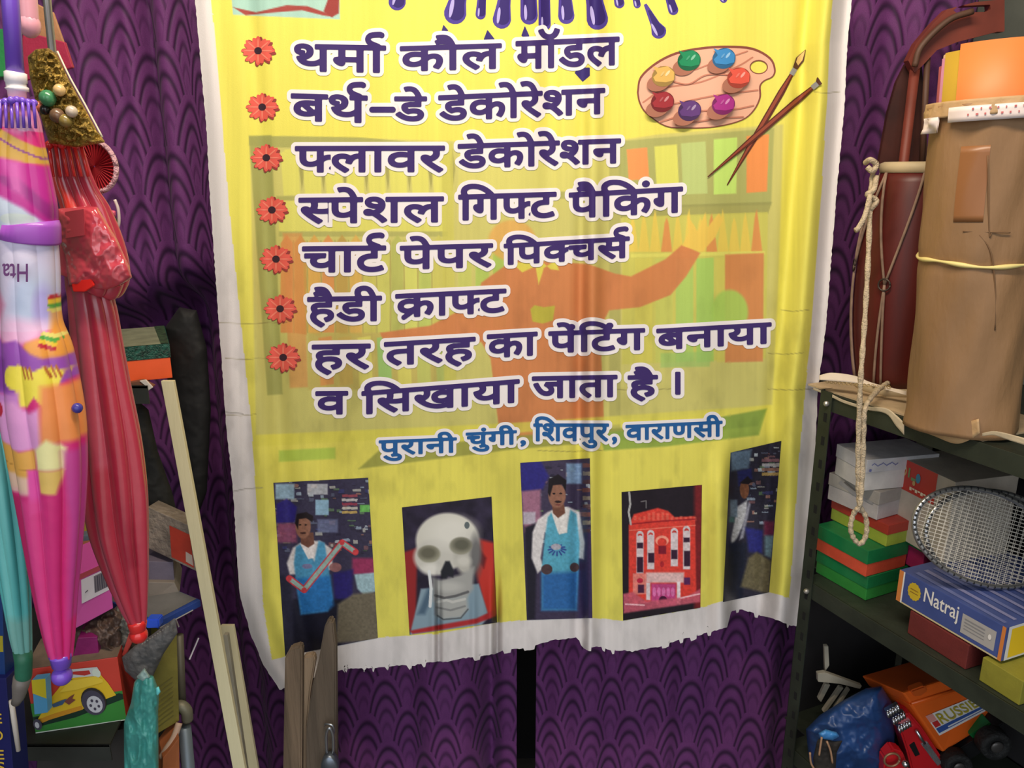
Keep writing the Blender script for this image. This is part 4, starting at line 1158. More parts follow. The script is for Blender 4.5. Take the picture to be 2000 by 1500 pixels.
# carrying rope: knotted at the head, hanging over the rack edge in a loop
YR_ = 1.38
rp_ = [(1712, 318, 1.50), (1704, 345, 1.49), (1700, 400, 1.47), (1695, 520, 1.44), (1688, 640, 1.41), (1681, 740, YR_), (1677, 840, YR_), (1676, 930, YR_), (1679, 985, YR_), (1691, 1010, YR_), (1692, 1042, YR_), (1681, 1062, YR_), (1668, 1052, YR_), (1661, 1030, YR_), (1667, 1004, YR_), (1679, 985, YR_ - .008), (1684, 930, YR_ - .004), (1687, 840, YR_), (1689, 800, YR_), (1700, 778, YR_ + .03), (1722, 756, 1.47), (1734, 748, 1.50)]
pts = spline([P(a, b, y) for a, b, y in rp_], 10)
CR = mat('cotton_rope', (206, 186, 156), 0.85, noise=(120, .3), bump=(300, .6))
r_ = 0.0047 + 0.0007 * np.sin(np.arange(len(pts)) * 1.3)
v, f = tube(pts, r_, 8); mk('carrying_rope', v, f, CR, drum, world=True, smooth=True)
kn = [tube(spline([P(a, b, y) for a, b, y in q], 6), .005, 8) for q in ([(1690, 318, 1.49), (1700, 312, 1.475), (1712, 322, 1.475), (1704, 334, 1.475), (1694, 326, 1.48)], [(1712, 345, 1.48), (1706, 372, 1.465), (1694, 380, 1.465), (1712, 392, 1.465), (1700, 410, 1.465)], [(1700, 380, 1.46), (1690, 420, 1.455), (1676, 446, 1.455), (1670, 450, 1.455)])]
v, f = join(*kn); mk('rope_knot', v, f, CR, drum, world=True, smooth=True)

# ---- red chair behind the roll
CHM = mat('chair_red_brown', (128, 58, 44), 0.55, noise=(10, .3)); YC = 1.66
ch = thing('child_chair', 'red brown child chair with a slotted backrest standing behind the kraft roll', 'chair', (float(P(1865, 300, YC)[0]), YC, ZU))
outer = [(1774, 118), (1790, 84), (1822, 46), (1850, 18), (1905, 4), (1962, -2), (1962, 62), (1948, 62), (1870, 82), (1830, 98), (1800, 130), (1786, 142)]
slot = [(1862, 20), (1872, 12), (1934, 9), (1935, 18), (1926, 23), (1868, 25)]
X, Yp = gridxy(1768, 1968, -8, 148, 2.0); fld = np.maximum(sdpoly(X, Yp, outer), -sdpoly(X, Yp, slot)); v2, f2 = field_mesh(fld, X, Yp)
n = len(v2); V = np.concatenate([P(v2[:, 0], v2[:, 1], YC), P(v2[:, 0], v2[:, 1], YC) + np.array([0, .02, 0])])
from collections import Counter
ec = Counter()
for q in f2:
    for a, b in zip(q, q[1:] + q[:1]): ec[(a, b)] += 1
bd = [(a, b) for (a, b) in ec if (b, a) not in ec]
mk('backrest', V, f2 + [[a + n for a in q[::-1]] for q in f2] + [[b, a, a + n, b + n] for a, b in bd], CHM, ch, world=True)
v, f = prism([(1770, 124), (1800, 118), (1815, 330), (1715, 330), (1735, 220), (1752, 160)], YC + .03, .012); mk('side_panel', v, f, mat('chair_dark', (72, 34, 28), .6, noise=(14, .4)), ch, world=True)
v, f = tube(spline([P(1786, 130, YC - .012), P(1800, 90, YC - .014), P(1852, 40, YC - .016), P(1900, 22, YC - .016)], 6), .006, 8); mk('top_rail', v, f, mat('chair_rail', (96, 66, 50), .6, noise=(10, .3)), ch, world=True, smooth=True)
zc = lambda py: float(P(1850, py, YC)[2])
for xa, xb in ((1790, 1772), (1952, 1962)):
    a, b = P(xa, 110, YC + .01), np.array([float(P(xb, 300, YC)[0]), YC + .01, ZU]); v, f = tube([a, (a + b) / 2, b], .010, 8); mk('leg', v, f, CHM, ch, world=True, smooth=True)
for xa, xb in ((1812, 1800), (1930, 1935)):
    a, b = P(xa, 100, YC + .01), P(xb, 330, YC + .01); v, f = tube([a, b], .006, 8); mk('slat', v, f, mat('chair_slat', (92, 62, 48), .6), ch, world=True, smooth=True)
a = P(1784, 330, YC + .0); b = P(1958, 330, YC); v, f = box(a[0], b[0], YC + .012, YC + .075, a[2] - .01, a[2] + .01, .003); mk('seat', v, f, CHM, ch, world=True)
for x in (a[0] + .012, b[0] - .012):
    v, f = tube([(x, YC + .066, a[2]), (x, YC + .066, ZU)], .008, 8); mk('leg', v, f, CHM, ch, world=True, smooth=True)

# ---- corrugated cardboard and paper lining on the upper board
CB = mat('cardboard', (188, 164, 130), .75, noise=(14, .2), bump=(80, .2)); PAP = mat('old_newspaper', (196, 180, 152), .8, noise=(26, .25), bump=(50, .2))
def ribbon(top, bot, thick=0.0015):
    T_, B_ = spline(top, 6), spline(bot, 6); k = 5; rows = [T_ * (1 - t) + B_ * t for t in np.linspace(0, 1, k)]
    n = len(T_); V = np.concatenate(rows); F = [[i * n + j, i * n + j + 1, (i + 1) * n + j + 1, (i + 1) * n + j] for i in range(k - 1) for j in range(n - 1)]
    m_ = len(V); V2 = V + np.array([thick * .5, thick, -thick * .3])
    bd = [(j, j + 1) for j in range(n - 1)] + [((k - 1) * n + j + 1, (k - 1) * n + j) for j in range(n - 1)] + [(i * n + n - 1, (i + 1) * n + n - 1) for i in range(k - 1)] + [((i + 1) * n, i * n) for i in range(k - 1)]
    return np.concatenate([V, V2]), F + [[a + m_ for a in q[::-1]] for q in F] + [[b, a, a + m_, b + m_] for a, b in bd]
cb = thing('cardboard_sheet', 'curled corrugated cardboard sheet lining the rack under the drum', 'cardboard', tuple(Z(1660, 765, ZU + .001)))
top_ = [P(1600, 733, 1.545), P(1625, 728, 1.53), P(1670, 734, 1.51), P(1705, 748, 1.49), P(1770, 764, 1.45)]
bot_ = [P(1600, 742, 1.535), P(1625, 744, 1.52), P(1670, 748, 1.50), P(1705, 754, 1.48), P(1770, 772, 1.44)]
v, f = ribbon(top_, bot_, .003); mk('top_ply', v, f, mat('cardboard_pale', (226, 210, 190), .75, noise=(14, .15)), cb, world=True, smooth=True)
fl = []
for k in range(16):
    p = P(1616 + 8 * k, 747 + .5 * k - (6 - k) * .2, 1.53 - .0045 * k); t = np.linspace(0, 2 * math.pi, 9)
    fl.append(tube([p + np.array([.0032 * math.cos(x), 0, .0026 * math.sin(x)]) for x in t], .0007, 4))
v, f = join(*fl); mk('corrugation', v, f, mat('flute_yellow', (176, 150, 96), .8), cb, world=True)
a, b = Z(1600, 760, ZU), Z(1780, 800, ZU)
v, f = xf(box(-.05, .34, .004, .20, ZU + .0005, ZU + .004, 0), rotz(ang), (O2[0], O2[1], 0)); mk('bottom_ply', v, f, CB, cb, world=True)
npz = [(1588, 757), (1620, 768), (1650, 782), (1690, 793), (1730, 797), (1752, 812), (1766, 826)]
lo_ = [(1588, 761), (1620, 774), (1650, 788), (1690, 800), (1730, 808), (1750, 832), (1766, 850)]
def onlip(px, py, o=.006):
    # point on the vertical plane of the rack front
    dx, dy, dz = [float(q) for q in ray(px, py)]; nrm = E2; t = (np.dot(O2, nrm) - o) / (dx * nrm[0] + dy * nrm[1]); return np.array([dx * t, dy * t, CAMZ + dz * t])
one('newspaper', 'strip of old paper hanging over the upper rack edge left of the kraft roll', 'paper', ribbon([onlip(*q) for q in npz], [onlip(*q) for q in lo_]), PAP, smooth=True)
one('newspaper', 'torn paper flap hanging over the rack edge right below the kraft roll', 'paper', ribbon([onlip(*q) for q in [(1918, 846), (1940, 842), (1965, 846), (2010, 858)]], [onlip(*q) for q in [(1918, 852), (1940, 850), (1965, 858), (2010, 872)]]), PAP, smooth=True)
one('kraft_flap', 'crumpled brown paper skirt under the foot of the kraft roll', 'paper', ribbon([onlip(*q, .012) for q in [(1768, 800), (1800, 824), (1840, 832), (1880, 826), (1912, 818)]], [onlip(*q, .010) for q in [(1780, 836), (1820, 850), (1862, 866), (1888, 862), (1914, 846)]], .004), mat('kraft_light', (0, 0, 0)), smooth=True)

# ---- boxes on the middle board
W_ = card('box_white', (214, 210, 206)); GW = card('box_grey_white', (170, 164, 158)); GL = card('box_green_lid', (30, 122, 70), .4); OR = card('box_orange_tray', (214, 84, 58), .4); GD = card('box_green_tray', (52, 138, 60), .4)
g_ = 'small cartons on the middle rack board'
_, _, _, _, z1 = carton('carton', 'green carton with a light green tray, lowest beside the rack post', 'box', (1593, 1117), (1690, 1173), 1127, ZL + .001, .115, GL, GD, .5, g_)
_, _, _, _, z2 = carton('carton', 'green lidded carton with an orange tray, second from the bottom of the stack', 'box', (1592, 1072), (1690, 1127), 1076, z1 + .001, .112, GL, OR, .52, g_)
_, _, _, _, z3 = carton('carton', 'lime green carton with a red lid below the grey carton', 'box', (1622, 1013), (1730, 1068), 1026, z2 + .001, .12, card('box_red_lid', (172, 56, 44), .45), card('box_lime', (158, 172, 62), .45), .45, g_)
t4, f4, s4, _, z4 = carton('carton', 'grey white carton with a dented lid under the topmost white carton', 'box', (1616, 974), (1712, 1016), 962, z3 + .001, .13, GW, card('box_grey_tray', (186, 180, 180)), .45, g_)
t5, f5, s5, _, z5 = carton('carton', 'topmost white carton with scribbles under the upper board', 'box', (1630, 925), (1687, 959), 898, z4 + .001, .165, card('box_white_lid', (206, 204, 206)), W_, .42, g_)
INK = mat('ink_blue', (110, 116, 170), .6)
SCR = mat('scuff_grey', (150, 148, 150), .7)
qd('scribble', s5, [([(.06 + .04 * k, .80 + .05 * math.sin(k * 2.1)), (.10 + .04 * k, .82 + .05 * math.sin(k * 2.1 + 2)), (.10 + .04 * k, .85 + .05 * math.sin(k * 2.1 + 2)), (.06 + .04 * k, .83 + .05 * math.sin(k * 2.1))], INK) for k in range(9)] + [([(.55, .62), (.70, .9), (.71, .9), (.57, .62)], SCR), ([(.62, .72), (.80, .70), (.80, .73), (.62, .75)], SCR), ([(.02, .64), (.05, .62), (.06, .70), (.03, .72)], INK)], t5)
qd('scuff', f4, [([(.2, .75), (.5, .55), (.9, .5), (.9, .58), (.5, .68), (.25, .9)], SCR), ([(.3, .85), (.55, .70), (.56, .76), (.34, .92)], mat('scuff_dark', (110, 106, 104), .7))], t4)
# red label box
RB = card('box_beige', (190, 180, 166))
tB, frB, sdB, tpB, zB = carton('carton', 'beige carton with a red picture label behind the badminton rackets', 'box', (1733, 1036), (1842, 1101), 942, z2 + .002, .15, RB, None, .4, g_)
qd('red_label', frB, [(rect(0.0, .62, .72, 1.0), mat('label_red', (196, 60, 48), .45)), (circ(.16, .86, .05, .07), mat('label_gold', (206, 170, 110), .5)), (circ(.16, .86, .03, .045), mat('label_red', (0, 0, 0))), (rect(.24, .80, .27, .92), mat('label_green', (120, 150, 96), .5)), (rect(.30, .78, .38, .82), mat('label_green', (0, 0, 0))), (circ(.42, .84, .04, .06), mat('label_blue', (70, 140, 170), .5)), (circ(.36, .76, .025, .03), mat('label_gold', (0, 0, 0)))], tB, label='red label with a small picture')
tx = mat('label_text', (236, 220, 190), .5)
qd('label_writing', frB, [([(.30 + .05 * k, .66 + .02 * (k % 2)), (.34 + .05 * k, .66 + .02 * (k % 2)), (.34 + .05 * k, .70), (.30 + .05 * k, .70)], tx) for k in range(6)], tB, e0=.002)
carton('carton', 'narrow magenta carton with a green lid in front of the beige carton', 'box', (1733, 1080), (1800, 1120), 1060, z1 + .004, .05, card('box_green_lid', (0, 0, 0)), card('box_magenta', (166, 40, 92), .45), .35, g_)

# ---- long pencil box, boxes below it
ZN = ZL + .052
tA, fA, sA, pA, zA = carton('carton', 'dark red flat carton under the long blue pencil box', 'box', (1772, 1236), (1885, 1308), 1260, ZL + .001, .15, card('box_dark_red', (112, 44, 42)), None, .4, g_, h=.048)
carton('carton', 'yellow green flat carton at the right edge under the blue pencil box', 'box', (1912, 1328), (1990, 1378), 1300, ZL + .001, .16, card('box_yellow_green', (146, 140, 50)), None, .4, g_, h=.045)
NB = mat('pencil_box_blue', (72, 88, 150), .35, noise=(18, .2), coat=.3)
tN, fN, sN, pN, zN = carton('pencil_box', 'long blue pencil box with a yellow end lying below the badminton rackets', 'pencil box', (1750, 1171), (1955, 1292), 1226, ZN, .26, NB, None, .4)
WH = mat('print_white', (232, 228, 224), .4); YL = mat('print_yellow', (246, 204, 44), .4); OG = mat('print_orange', (214, 130, 66), .4)
qd('end_stripe', fN, [(rect(0, 0, .045, 1), OG), (rect(.045, 0, .06, 1), WH), (rect(.06, 0, .97, .05), mat('print_cream', (206, 190, 150), .5)), (rect(.97, 0, 1, 1), OG)], tN)
qd('burst_print', fN, [(circ(.17, .56, .062, .26, 28, .1), mat('print_gold', (206, 176, 46), .45))] + [(rect(.13, .50 + .1 * k, .21, .53 + .1 * k), mat('print_brown', (150, 110, 40), .5)) for k in range(2)], tN)
qtext('lettering', 'Natraj', fN, .27, .60, .30, .88, WH, tN)
qd('grey_sticker', fN, [(rect(.635, .16, .93, .74), mat('sticker_grey', (176, 172, 170), .4))] + [(rect(.66, .30 + .1 * k, .84, .33 + .1 * k), mat('sticker_ink', (140, 138, 140), .5)) for k in range(4)] + [(circ(.885, .5, .014, .08), WH)], tN)
qd('yellow_end', sN, [(rect(0.02, 0.0, .99, 1.0), WH), (rect(.05, .06, .99, .92), YL)], tN, label='bright yellow end panel')
qd('pencil_picture', pN, [([(0.10, .05 + .09 * k), (.95, .03 + .09 * k), (.95, .06 + .09 * k), (.10, .09 + .09 * k)], mat('print_periwinkle%d' % (k % 2), [(112, 122, 176), (140, 142, 186)][k % 2], .35, noise=(30, .15))) for k in range(10)], tN)

# ---- badminton rackets
def racket(label, lift, shift, rot, c):
    bot = P(1902 + shift, 1143, 1.27); bot[2] = 0; bz = zN + .006 + lift
    bot = Z(1902 + shift, 1143 - lift * 500, bz); topp = P(1950 + shift, 964, bot[1] + .05)
    cc = (bot + topp) / 2; b_ = (topp - bot) / 2; a_ = np.array([1.0, 0.10, -0.05]); a_ -= b_ * np.dot(a_, b_) / np.dot(b_, b_); a_ /= np.linalg.norm(a_); a_ *= .140
    cc = cc + np.array([-.008, 0, 0])
    A_, B_ = a_ * math.cos(rot) + b_ * math.sin(rot) * .3, b_
    n_ = np.cross(A_, B_); n_ /= np.linalg.norm(n_)
    t = thing('badminton_racket', label, 'racket', tuple(bot), group='badminton rackets on the pencil box')
    th = np.linspace(0, 2 * math.pi, 97)[:-1]
    ring = np.array([cc + A_ * math.cos(x) + B_ * math.sin(x) for x in th] + [cc + A_])
    v, f = tube(ring, .0048, 8); mk('frame', v, f, mat('racket_alloy', (176, 176, 178), .28, .85), t, world=True, smooth=True)
    gr = [ball(cc + (A_ * math.cos(x) + B_ * math.sin(x)) * 1.008 + n_ * .003, .0028, 6, 5) for x in np.linspace(0, 2 * math.pi, 64, endpoint=False)]
    v, f = join(*gr); mk('grommets', v, f, mat('grommet_black', (30, 30, 32), .5), t, world=True, smooth=True)
    S = []
    for k in np.linspace(-.94, .94, 25):
        h_ = math.sqrt(1 - k * k); S.append(tube([cc + A_ * -h_ + B_ * k, cc + A_ * h_ + B_ * k], .00055, 4))
    for k in np.linspace(-.94, .94, 22):
        h_ = math.sqrt(1 - k * k); S.append(tube([cc + A_ * k - B_ * h_, cc + A_ * k + B_ * h_], .0004, 4))
    v, f = join(*S); mk('string_bed', v, f, mat('racket_string', (214, 208, 196), .45), t, world=True)
    d = A_ / np.linalg.norm(A_)
    v, f = tube([cc + A_, cc + A_ + d * .17], .0038, 8); mk('shaft', v, f, mat('racket_alloy', (0, 0, 0)), t, world=True, smooth=True)
    v, f = tube([cc + A_ + d * .17, cc + A_ + d * .30], .012, 10); mk('grip', v, f, mat('racket_grip', (40, 40, 60), .7), t, world=True, smooth=True)
racket('upper badminton racket with a silver frame lying on the blue pencil box', .012, 6, 0, None)
racket('lower badminton racket half hidden under the other silver racket', .0, 24, .3, None)

# ---- bottom board: bag, toys, odds and ends
BLU = mat('bag_blue', (36, 68, 122), .4, noise=(16, .25), bump=(20, .3), coat=.1)
yb = 1.50
bgp = [(1574, 1424), (1602, 1396), (1650, 1366), (1692, 1344), (1722, 1340), (1742, 1372), (1748, 1430), (1742, 1540), (1600, 1540), (1580, 1490)]
tb = thing('plastic_bag', 'shiny blue plastic bag slumped on the bottom rack board', 'bag', tuple(P(1660, 1500, 1.5)))
v, f = pillow(bgp, 1.51, .10, .030, 60, 5); mk('bag', v, f, BLU, tb, world=True, smooth=True)
v, f = pillow([(1598, 1432), (1612, 1424), (1634, 1430), (1640, 1438), (1626, 1446), (1602, 1444)], 1.42, .02, .004, 8, 2); mk('torn_rim', v, f, mat('bag_light_blue', (70, 140, 206), .3, coat=.3), tb, world=True, smooth=True)
v, f = pillow([(1596, 1446), (1604, 1440), (1630, 1448), (1646, 1446), (1634, 1470), (1630, 1540), (1592, 1540), (1588, 1480)], 1.418, .012, .006, 10, 3); mk('torn_opening', v, f, mat('bag_inside', (40, 34, 30), .8, noise=(20, .4)), tb, world=True, smooth=True)
for p in ([(1605, 1440), (1602, 1460), (1600, 1475)], [(1615, 1448), (1622, 1466), (1626, 1490)], [(1582, 1470), (1584, 1490), (1592, 1505)]):
    v, f = tube(spline([P(*q, 1.40) for q in p], 5), .0022, 6); mk('handle_strip', v, f, mat('bag_strip', (170, 130, 100), .6), tb, world=True, smooth=True)
st = thing('plastic_tray', 'pale slatted plastic piece lying behind the blue bag in the dark corner', 'tray', tuple(P(1640, 1390, 1.6)))
SL = mat('pale_plastic', (176, 168, 150), .55, noise=(16, .2))
v, f = prism([(1597, 1316), (1612, 1314), (1640, 1324), (1684, 1340), (1680, 1346), (1640, 1336), (1598, 1332)], 1.58, .012); mk('rim', v, f, SL, st, world=True)
for q in ([(1612, 1312), (1620, 1300), (1618, 1262), (1610, 1262)], [(1604, 1372), (1598, 1366), (1612, 1336), (1622, 1338)], [(1612, 1394), (1607, 1390), (1640, 1342), (1648, 1344)], [(1634, 1388), (1629, 1384), (1656, 1345), (1661, 1347)]):
    v, f = prism(q, 1.60, .010); mk('slat', v, f, SL, st, world=True)
one('clear_bag', 'crumpled clear plastic bag on the dark board above the blue bag', 'bag', pillow([(1708, 1331), (1730, 1318), (1748, 1300), (1770, 1298), (1785, 1310), (1776, 1350), (1754, 1358), (1728, 1344)], 1.66, .05, .02, 12, 8), mat('clear_plastic', (130, 122, 132), .25, alpha=.55, coat=.4, bump=(40, .5)), smooth=True)
# red toy engine
TR = mat('toy_red', (196, 30, 38), .3, coat=.4); CHR = mat('toy_chrome', (206, 206, 210), .16, .95); BLK = mat('toy_black', (22, 22, 24), .4)
te = thing('toy_engine', 'red toy engine with chrome cylinders beside the orange toy truck', 'toy', tuple(P(1790, 1500, 1.47)))
v, f = prism([(1752, 1408), (1776, 1392), (1800, 1420), (1848, 1492), (1850, 1540), (1790, 1540), (1772, 1470)], 1.46, .05, .004); mk('body', v, f, TR, te, world=True)
v, f = prism([(1776, 1456), (1786, 1449), (1797, 1474), (1788, 1478)], 1.4585, .003, .0005); mk('window', v, f, BLK, te, world=True)
for k, (x, y) in enumerate(((1733, 1394), (1744, 1408), (1755, 1424))):
    for j in range(5):
        a = P(x + j * 5, y - j * 3 - 4, 1.452); b = P(x + j * 5 + 3, y - j * 3 + 7, 1.448); v, f = tube([a, b], .0032, 8); mk('cylinder_pin', v, f, CHR, te, world=True, smooth=True)
    v, f = prism([(x - 3, y - 4), (x + 22, y - 18), (x + 26, y - 12), (x + 1, y + 3)], 1.455, .012, .001); mk('chrome_block', v, f, CHR, te, world=True)
v, f = ball(P(1753, 1379, 1.452), .004); mk('knob', v, f, CHR, te, world=True, smooth=True)
v, f = prism([(1800, 1455), (1812, 1450), (1840, 1490), (1832, 1497)], 1.455, .01, .001); mk('grille', v, f, mat('toy_grille', (190, 190, 196), .25, .8, bump=(800, .8)), te, world=True)
v, f = tube([P(1790, 1427, 1.452), P(1800, 1444, 1.452), P(1806, 1452, 1.452)], .0035, 8); mk('pipe', v, f, CHR, te, world=True, smooth=True)
v, f = prism([(1728, 1482), (1745, 1464), (1764, 1470), (1776, 1500), (1776, 1540), (1726, 1540)], 1.43, .03, .004); mk('fender', v, f, TR, te, world=True)
t = np.linspace(0, 2 * math.pi, 25); c_ = P(1742, 1484, 1.42); v, f = tube([c_ + np.array([.016 * math.cos(x), 0, .016 * math.sin(x)]) for x in t], .0025, 6); mk('wheel', v, f, mat('toy_gold', (150, 112, 84), .4, .4), te, world=True, smooth=True)
v, f = ball(P(1768, 1492, 1.415), .0075); mk('hub_cap', v, f, CHR, te, world=True, smooth=True)
# orange toy truck
TO = mat('toy_orange', (236, 104, 34), .35, noise=(14, .08), coat=.3)
tt = thing('toy_truck', 'orange toy truck with a printed sticker on the bottom rack board', 'toy', tuple(P(1880, 1500, 1.50)))
q8 = slab_pts([(1842, 1470), (1948, 1404), (1884, 1343), (1778, 1376)], [1.46, 1.52, 1.52, 1.46], .12); v, f = hexa(q8, .005); mk('bed', v, f, TO, tt, world=True)
v, f = hexa(slab_pts([(1779, 1375), (1884, 1342), (1864, 1322), (1764, 1353)], [1.463, 1.523, 1.523, 1.463], .115), .004); mk('hopper', v, f, TO, tt, world=True)
v, f = prism([(1778, 1350), (1806, 1340), (1814, 1350), (1798, 1361), (1786, 1362)], [1.464, 1.476, 1.480, 1.473, 1.466], .02, .003); mk('hatch', v, f, mat('toy_orange_dark', (206, 92, 36), .35), tt, world=True)
v, f = tube([P(1780, 1374, 1.462), P(1882, 1342, 1.520)], .003, 8); mk('ridge', v, f, TO, tt, world=True, smooth=True)
qb = quadmap(q8[:4])
qd('sticker', qb, [(rect(.10, .30, .96, .72), WH), (rect(.12, .34, .95, .44), mat('print_blue', (60, 90, 160), .4)), (rect(.30, .36, .95, .385), WH), (rect(.10, .58, .22, .72), mat('print_pink', (226, 150, 140), .4)), (rect(.12, .46, .22, .57), mat('print_red', (200, 50, 50), .4))], tt, e0=.0010)
qtext('lettering', 'RUSSIE', qb, .24, .94, .47, .69, mat('print_lime', (176, 160, 50), .45), tt, e=.003)
v, f = prism([(1894, 1436), (1935, 1412), (1938, 1420), (1914, 1440), (1912, 1464), (1904, 1462), (1904, 1446)], 1.48, .05, .002); mk('chassis', v, f, mat('toy_green', (24, 120, 58), .4), tt, world=True)
def wheel(px, py, r, Y, par):
    c = P(px, py, Y); a = np.linspace(0, 2 * math.pi, 32, endpoint=False)
    rings = [np.stack([c[0] + np.cos(a) * r * s, np.full(32, c[1] + y), c[2] + np.sin(a) * r * s], -1) for s, y in ((.55, 0), (.6, -.004), (.95, -.004), (1, .004), (1, .026), (.9, .03))]
    v, f = loft(rings); w_ = mk('wheel', v, f, mat('tyre_black', (28, 28, 28), .7, bump=(120, .5)), par, world=True, smooth=True)
    v, f = ball(c + np.array([0, -.003, 0]), r * .42, 14, 8, (1, .3, 1)); mk('hub', v - np.array(0), f, mat('hub_grey', (90, 86, 84), .35, .5), w_, world=False, smooth=True)
    me = w_.children[0].data; co = np.zeros(len(me.vertices) * 3); me.vertices.foreach_get('co', co); me.vertices.foreach_set('co', (co.reshape(-1, 3) - np.array(par.location)).ravel())
wheel(1946, 1458, .033, 1.44, tt); wheel(1872, 1498, .030, 1.44, tt)
v, f = prism([(1845, 1480), (1960, 1412), (1968, 1440), (1870, 1500)], 1.475, .08, .002); mk('underframe', v, f, BLK, tt, world=True)

# ================================================================ CENTRE: old planks with a padlock
WD = mat('weathered_wood', (128, 108, 88), .85, noise=(30, .5), bump=(60, 1.0), stretch=(1, 1, .07))
WD2 = mat('weathered_wood_dark', (104, 90, 76), .85, noise=(34, .4), bump=(60, .9), stretch=(1, 1, .06))
def plank(label, poly, Y, th, m):
    fy = pyat(0.002, Y); poly = [(x, fy if y == 1560 else y) for x, y in poly]
    return one('plank', label, 'plank', prism(poly, Y, th, .003), m, 'old door planks below the banner')
plank('weathered plank with a knot, left of the other old planks', [(556, 1285), (566, 1268), (586, 1262), (590, 1268), (588, 1560), (548, 1560)], 1.50, .022, WD)
plank('narrow weathered plank between the knotted plank and the pointed plank', [(592, 1284), (612, 1280), (616, 1290), (606, 1350), (600, 1420), (600, 1560), (590, 1560)], 1.512, .02, mat('weathered_wood_pale', (148, 126, 102), .85, noise=(30, .3), bump=(60, .7), stretch=(1, 1, .07)))
PPL = plank('weathered pointed plank carrying the padlock', [(610, 1338), (622, 1290), (634, 1222), (642, 1211), (650, 1216), (655, 1260), (660, 1560), (598, 1560), (598, 1420)], 1.488, .024, WD2)
lk = thing('padlock', 'steel padlock hanging from a staple on the pointed plank', 'padlock', tuple(P(646, 1500, 1.47)))
STL = mat('lock_steel', (176, 180, 188), .3, .9)
v, f = tube(spline([P(634, 1418, 1.484), P(636, 1414, 1.47), P(648, 1416, 1.466), P(652, 1424, 1.468), P(652, 1432, 1.480)], 6), .0022, 8); mk('staple', v, f, STL, lk, world=True, smooth=True)
v, f = tube(spline([P(638, 1470, 1.466), P(637, 1436, 1.464), P(643, 1422, 1.462), P(650, 1436, 1.464), P(651, 1470, 1.466)], 6), .0032, 8); mk('shackle', v, f, STL, lk, world=True, smooth=True)
c_ = P(645, 1494, 1.468); a_ = np.linspace(0, 2 * math.pi, 28, endpoint=False)
v, f = loft([np.stack([c_[0] + np.cos(a_) * .019 * s, np.full(28, c_[1] + y), c_[2] + np.sin(a_) * .030 * s], -1) for s, y in ((.85, -.012), (1, -.007), (1, .007), (.85, .012))]); mk('body', v, f, mat('lock_body', (120, 128, 140), .35, .8), lk, world=True, smooth=True)

# ================================================================ LEFT: battens
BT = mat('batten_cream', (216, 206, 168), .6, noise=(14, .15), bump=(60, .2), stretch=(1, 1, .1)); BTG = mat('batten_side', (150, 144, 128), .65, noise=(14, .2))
def batten(label, a, b, w_, Ya, Yb):
    (ax, ay), (bx_, by_) = a, b
    fy = pyat(0.004, Yb); bx_ += (bx_ - ax) / (by_ - ay) * (fy - by_); by_ = fy
    c8 = slab_pts([(bx_ - w_ / 2, by_), (bx_ + w_ / 2, by_), (ax + w_ / 2, ay), (ax - w_ / 2, ay)], [Yb, Yb, Ya, Ya], .010)
    v, f = hexa(c8, .001)
    return one('batten', label, 'batten', (v, f), BT, 'cream wooden battens')
batten('long cream wooden batten leaning from the orange box down past the curtain', (326, 744), (472, 1530), 24, 1.375, 1.29)
batten('shorter cream wooden batten leaning beside the banner corner', (443, 1222), (496, 1530), 25, 1.56, 1.46)
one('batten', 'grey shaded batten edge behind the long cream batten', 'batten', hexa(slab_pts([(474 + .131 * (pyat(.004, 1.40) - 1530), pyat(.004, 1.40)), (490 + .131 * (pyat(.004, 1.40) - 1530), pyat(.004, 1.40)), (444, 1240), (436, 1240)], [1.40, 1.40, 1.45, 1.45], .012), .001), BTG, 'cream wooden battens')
for lb, a, b, th in (('thin white straw lying slanted on the curtain', (388, 1246), (370, 1288), .0016), ('short white straw end under the blue binder', (343, 1209), (349, 1224), .0016)):
    v, f = tube([P(*a, 1.42), P(*b, 1.40)], th, 6); one('straw', lb, 'straw', (v, f), mat('straw_white', (236, 226, 236), .4))

# ---- left rack boards
LRM = mat('left_rack_metal', (46, 48, 44), .6, .2, noise=(14, .35))
lrk = thing('metal_rack', 'dark metal rack on the left loaded with boxes and paper goods', 'rack', tuple(P(60, 1000, 1.45)) [:2] + (0,))
ZLU, ZLL = float(P(286, 748, 1.40)[2]), float(Z(157, 1418, 0.765)[2])
def lq(px, py, z): q = Z(px, py, z); return q
for zt, xf_, xb, y0, y1_ in ((ZLU, -0.655, -0.755, 1.38, 1.66), (ZLL, -0.715, -0.79, 1.20, 1.66), (ZLL - .40, -0.56, -0.56, 1.16, 1.45)):
    h8 = lambda za, zb, yb, xa, xb_: hexa([(-1.46, y0, za), (xa, y0, za), (xa, y0, zb), (-1.46, y0, zb), (-1.46, yb, za), (xb_, yb, za), (xb_, yb, zb), (-1.46, yb, zb)], .0005)
    v, f = join(h8(zt - .005, zt, y1_, xf_, xb), h8(zt - .034, zt, y0 + .003, xf_, xf_)); mk('shelf_board', v, f, LRM, lrk, world=True)
for x, y in ((-1.44, 1.40), (-1.44, 1.64), (-.84, 1.64)):
    v, f = box(x - .015, x + .015, y - .015, y + .015, 0, ZLU + .02, .001); mk('post', v, f, LRM, lrk, world=True)
v, f = prism([(232, 752), (272, 745), (296, 757), (250, 788), (232, 800)], 1.385, .02, .001)
cbb = thing('cardboard_sheet', 'brown cardboard sheet with a white torn edge under the orange box', 'cardboard', base_of(v)); mk('sheet', v, f, mat('card_brown', (112, 72, 52), .7, noise=(16, .2)), cbb, world=True)
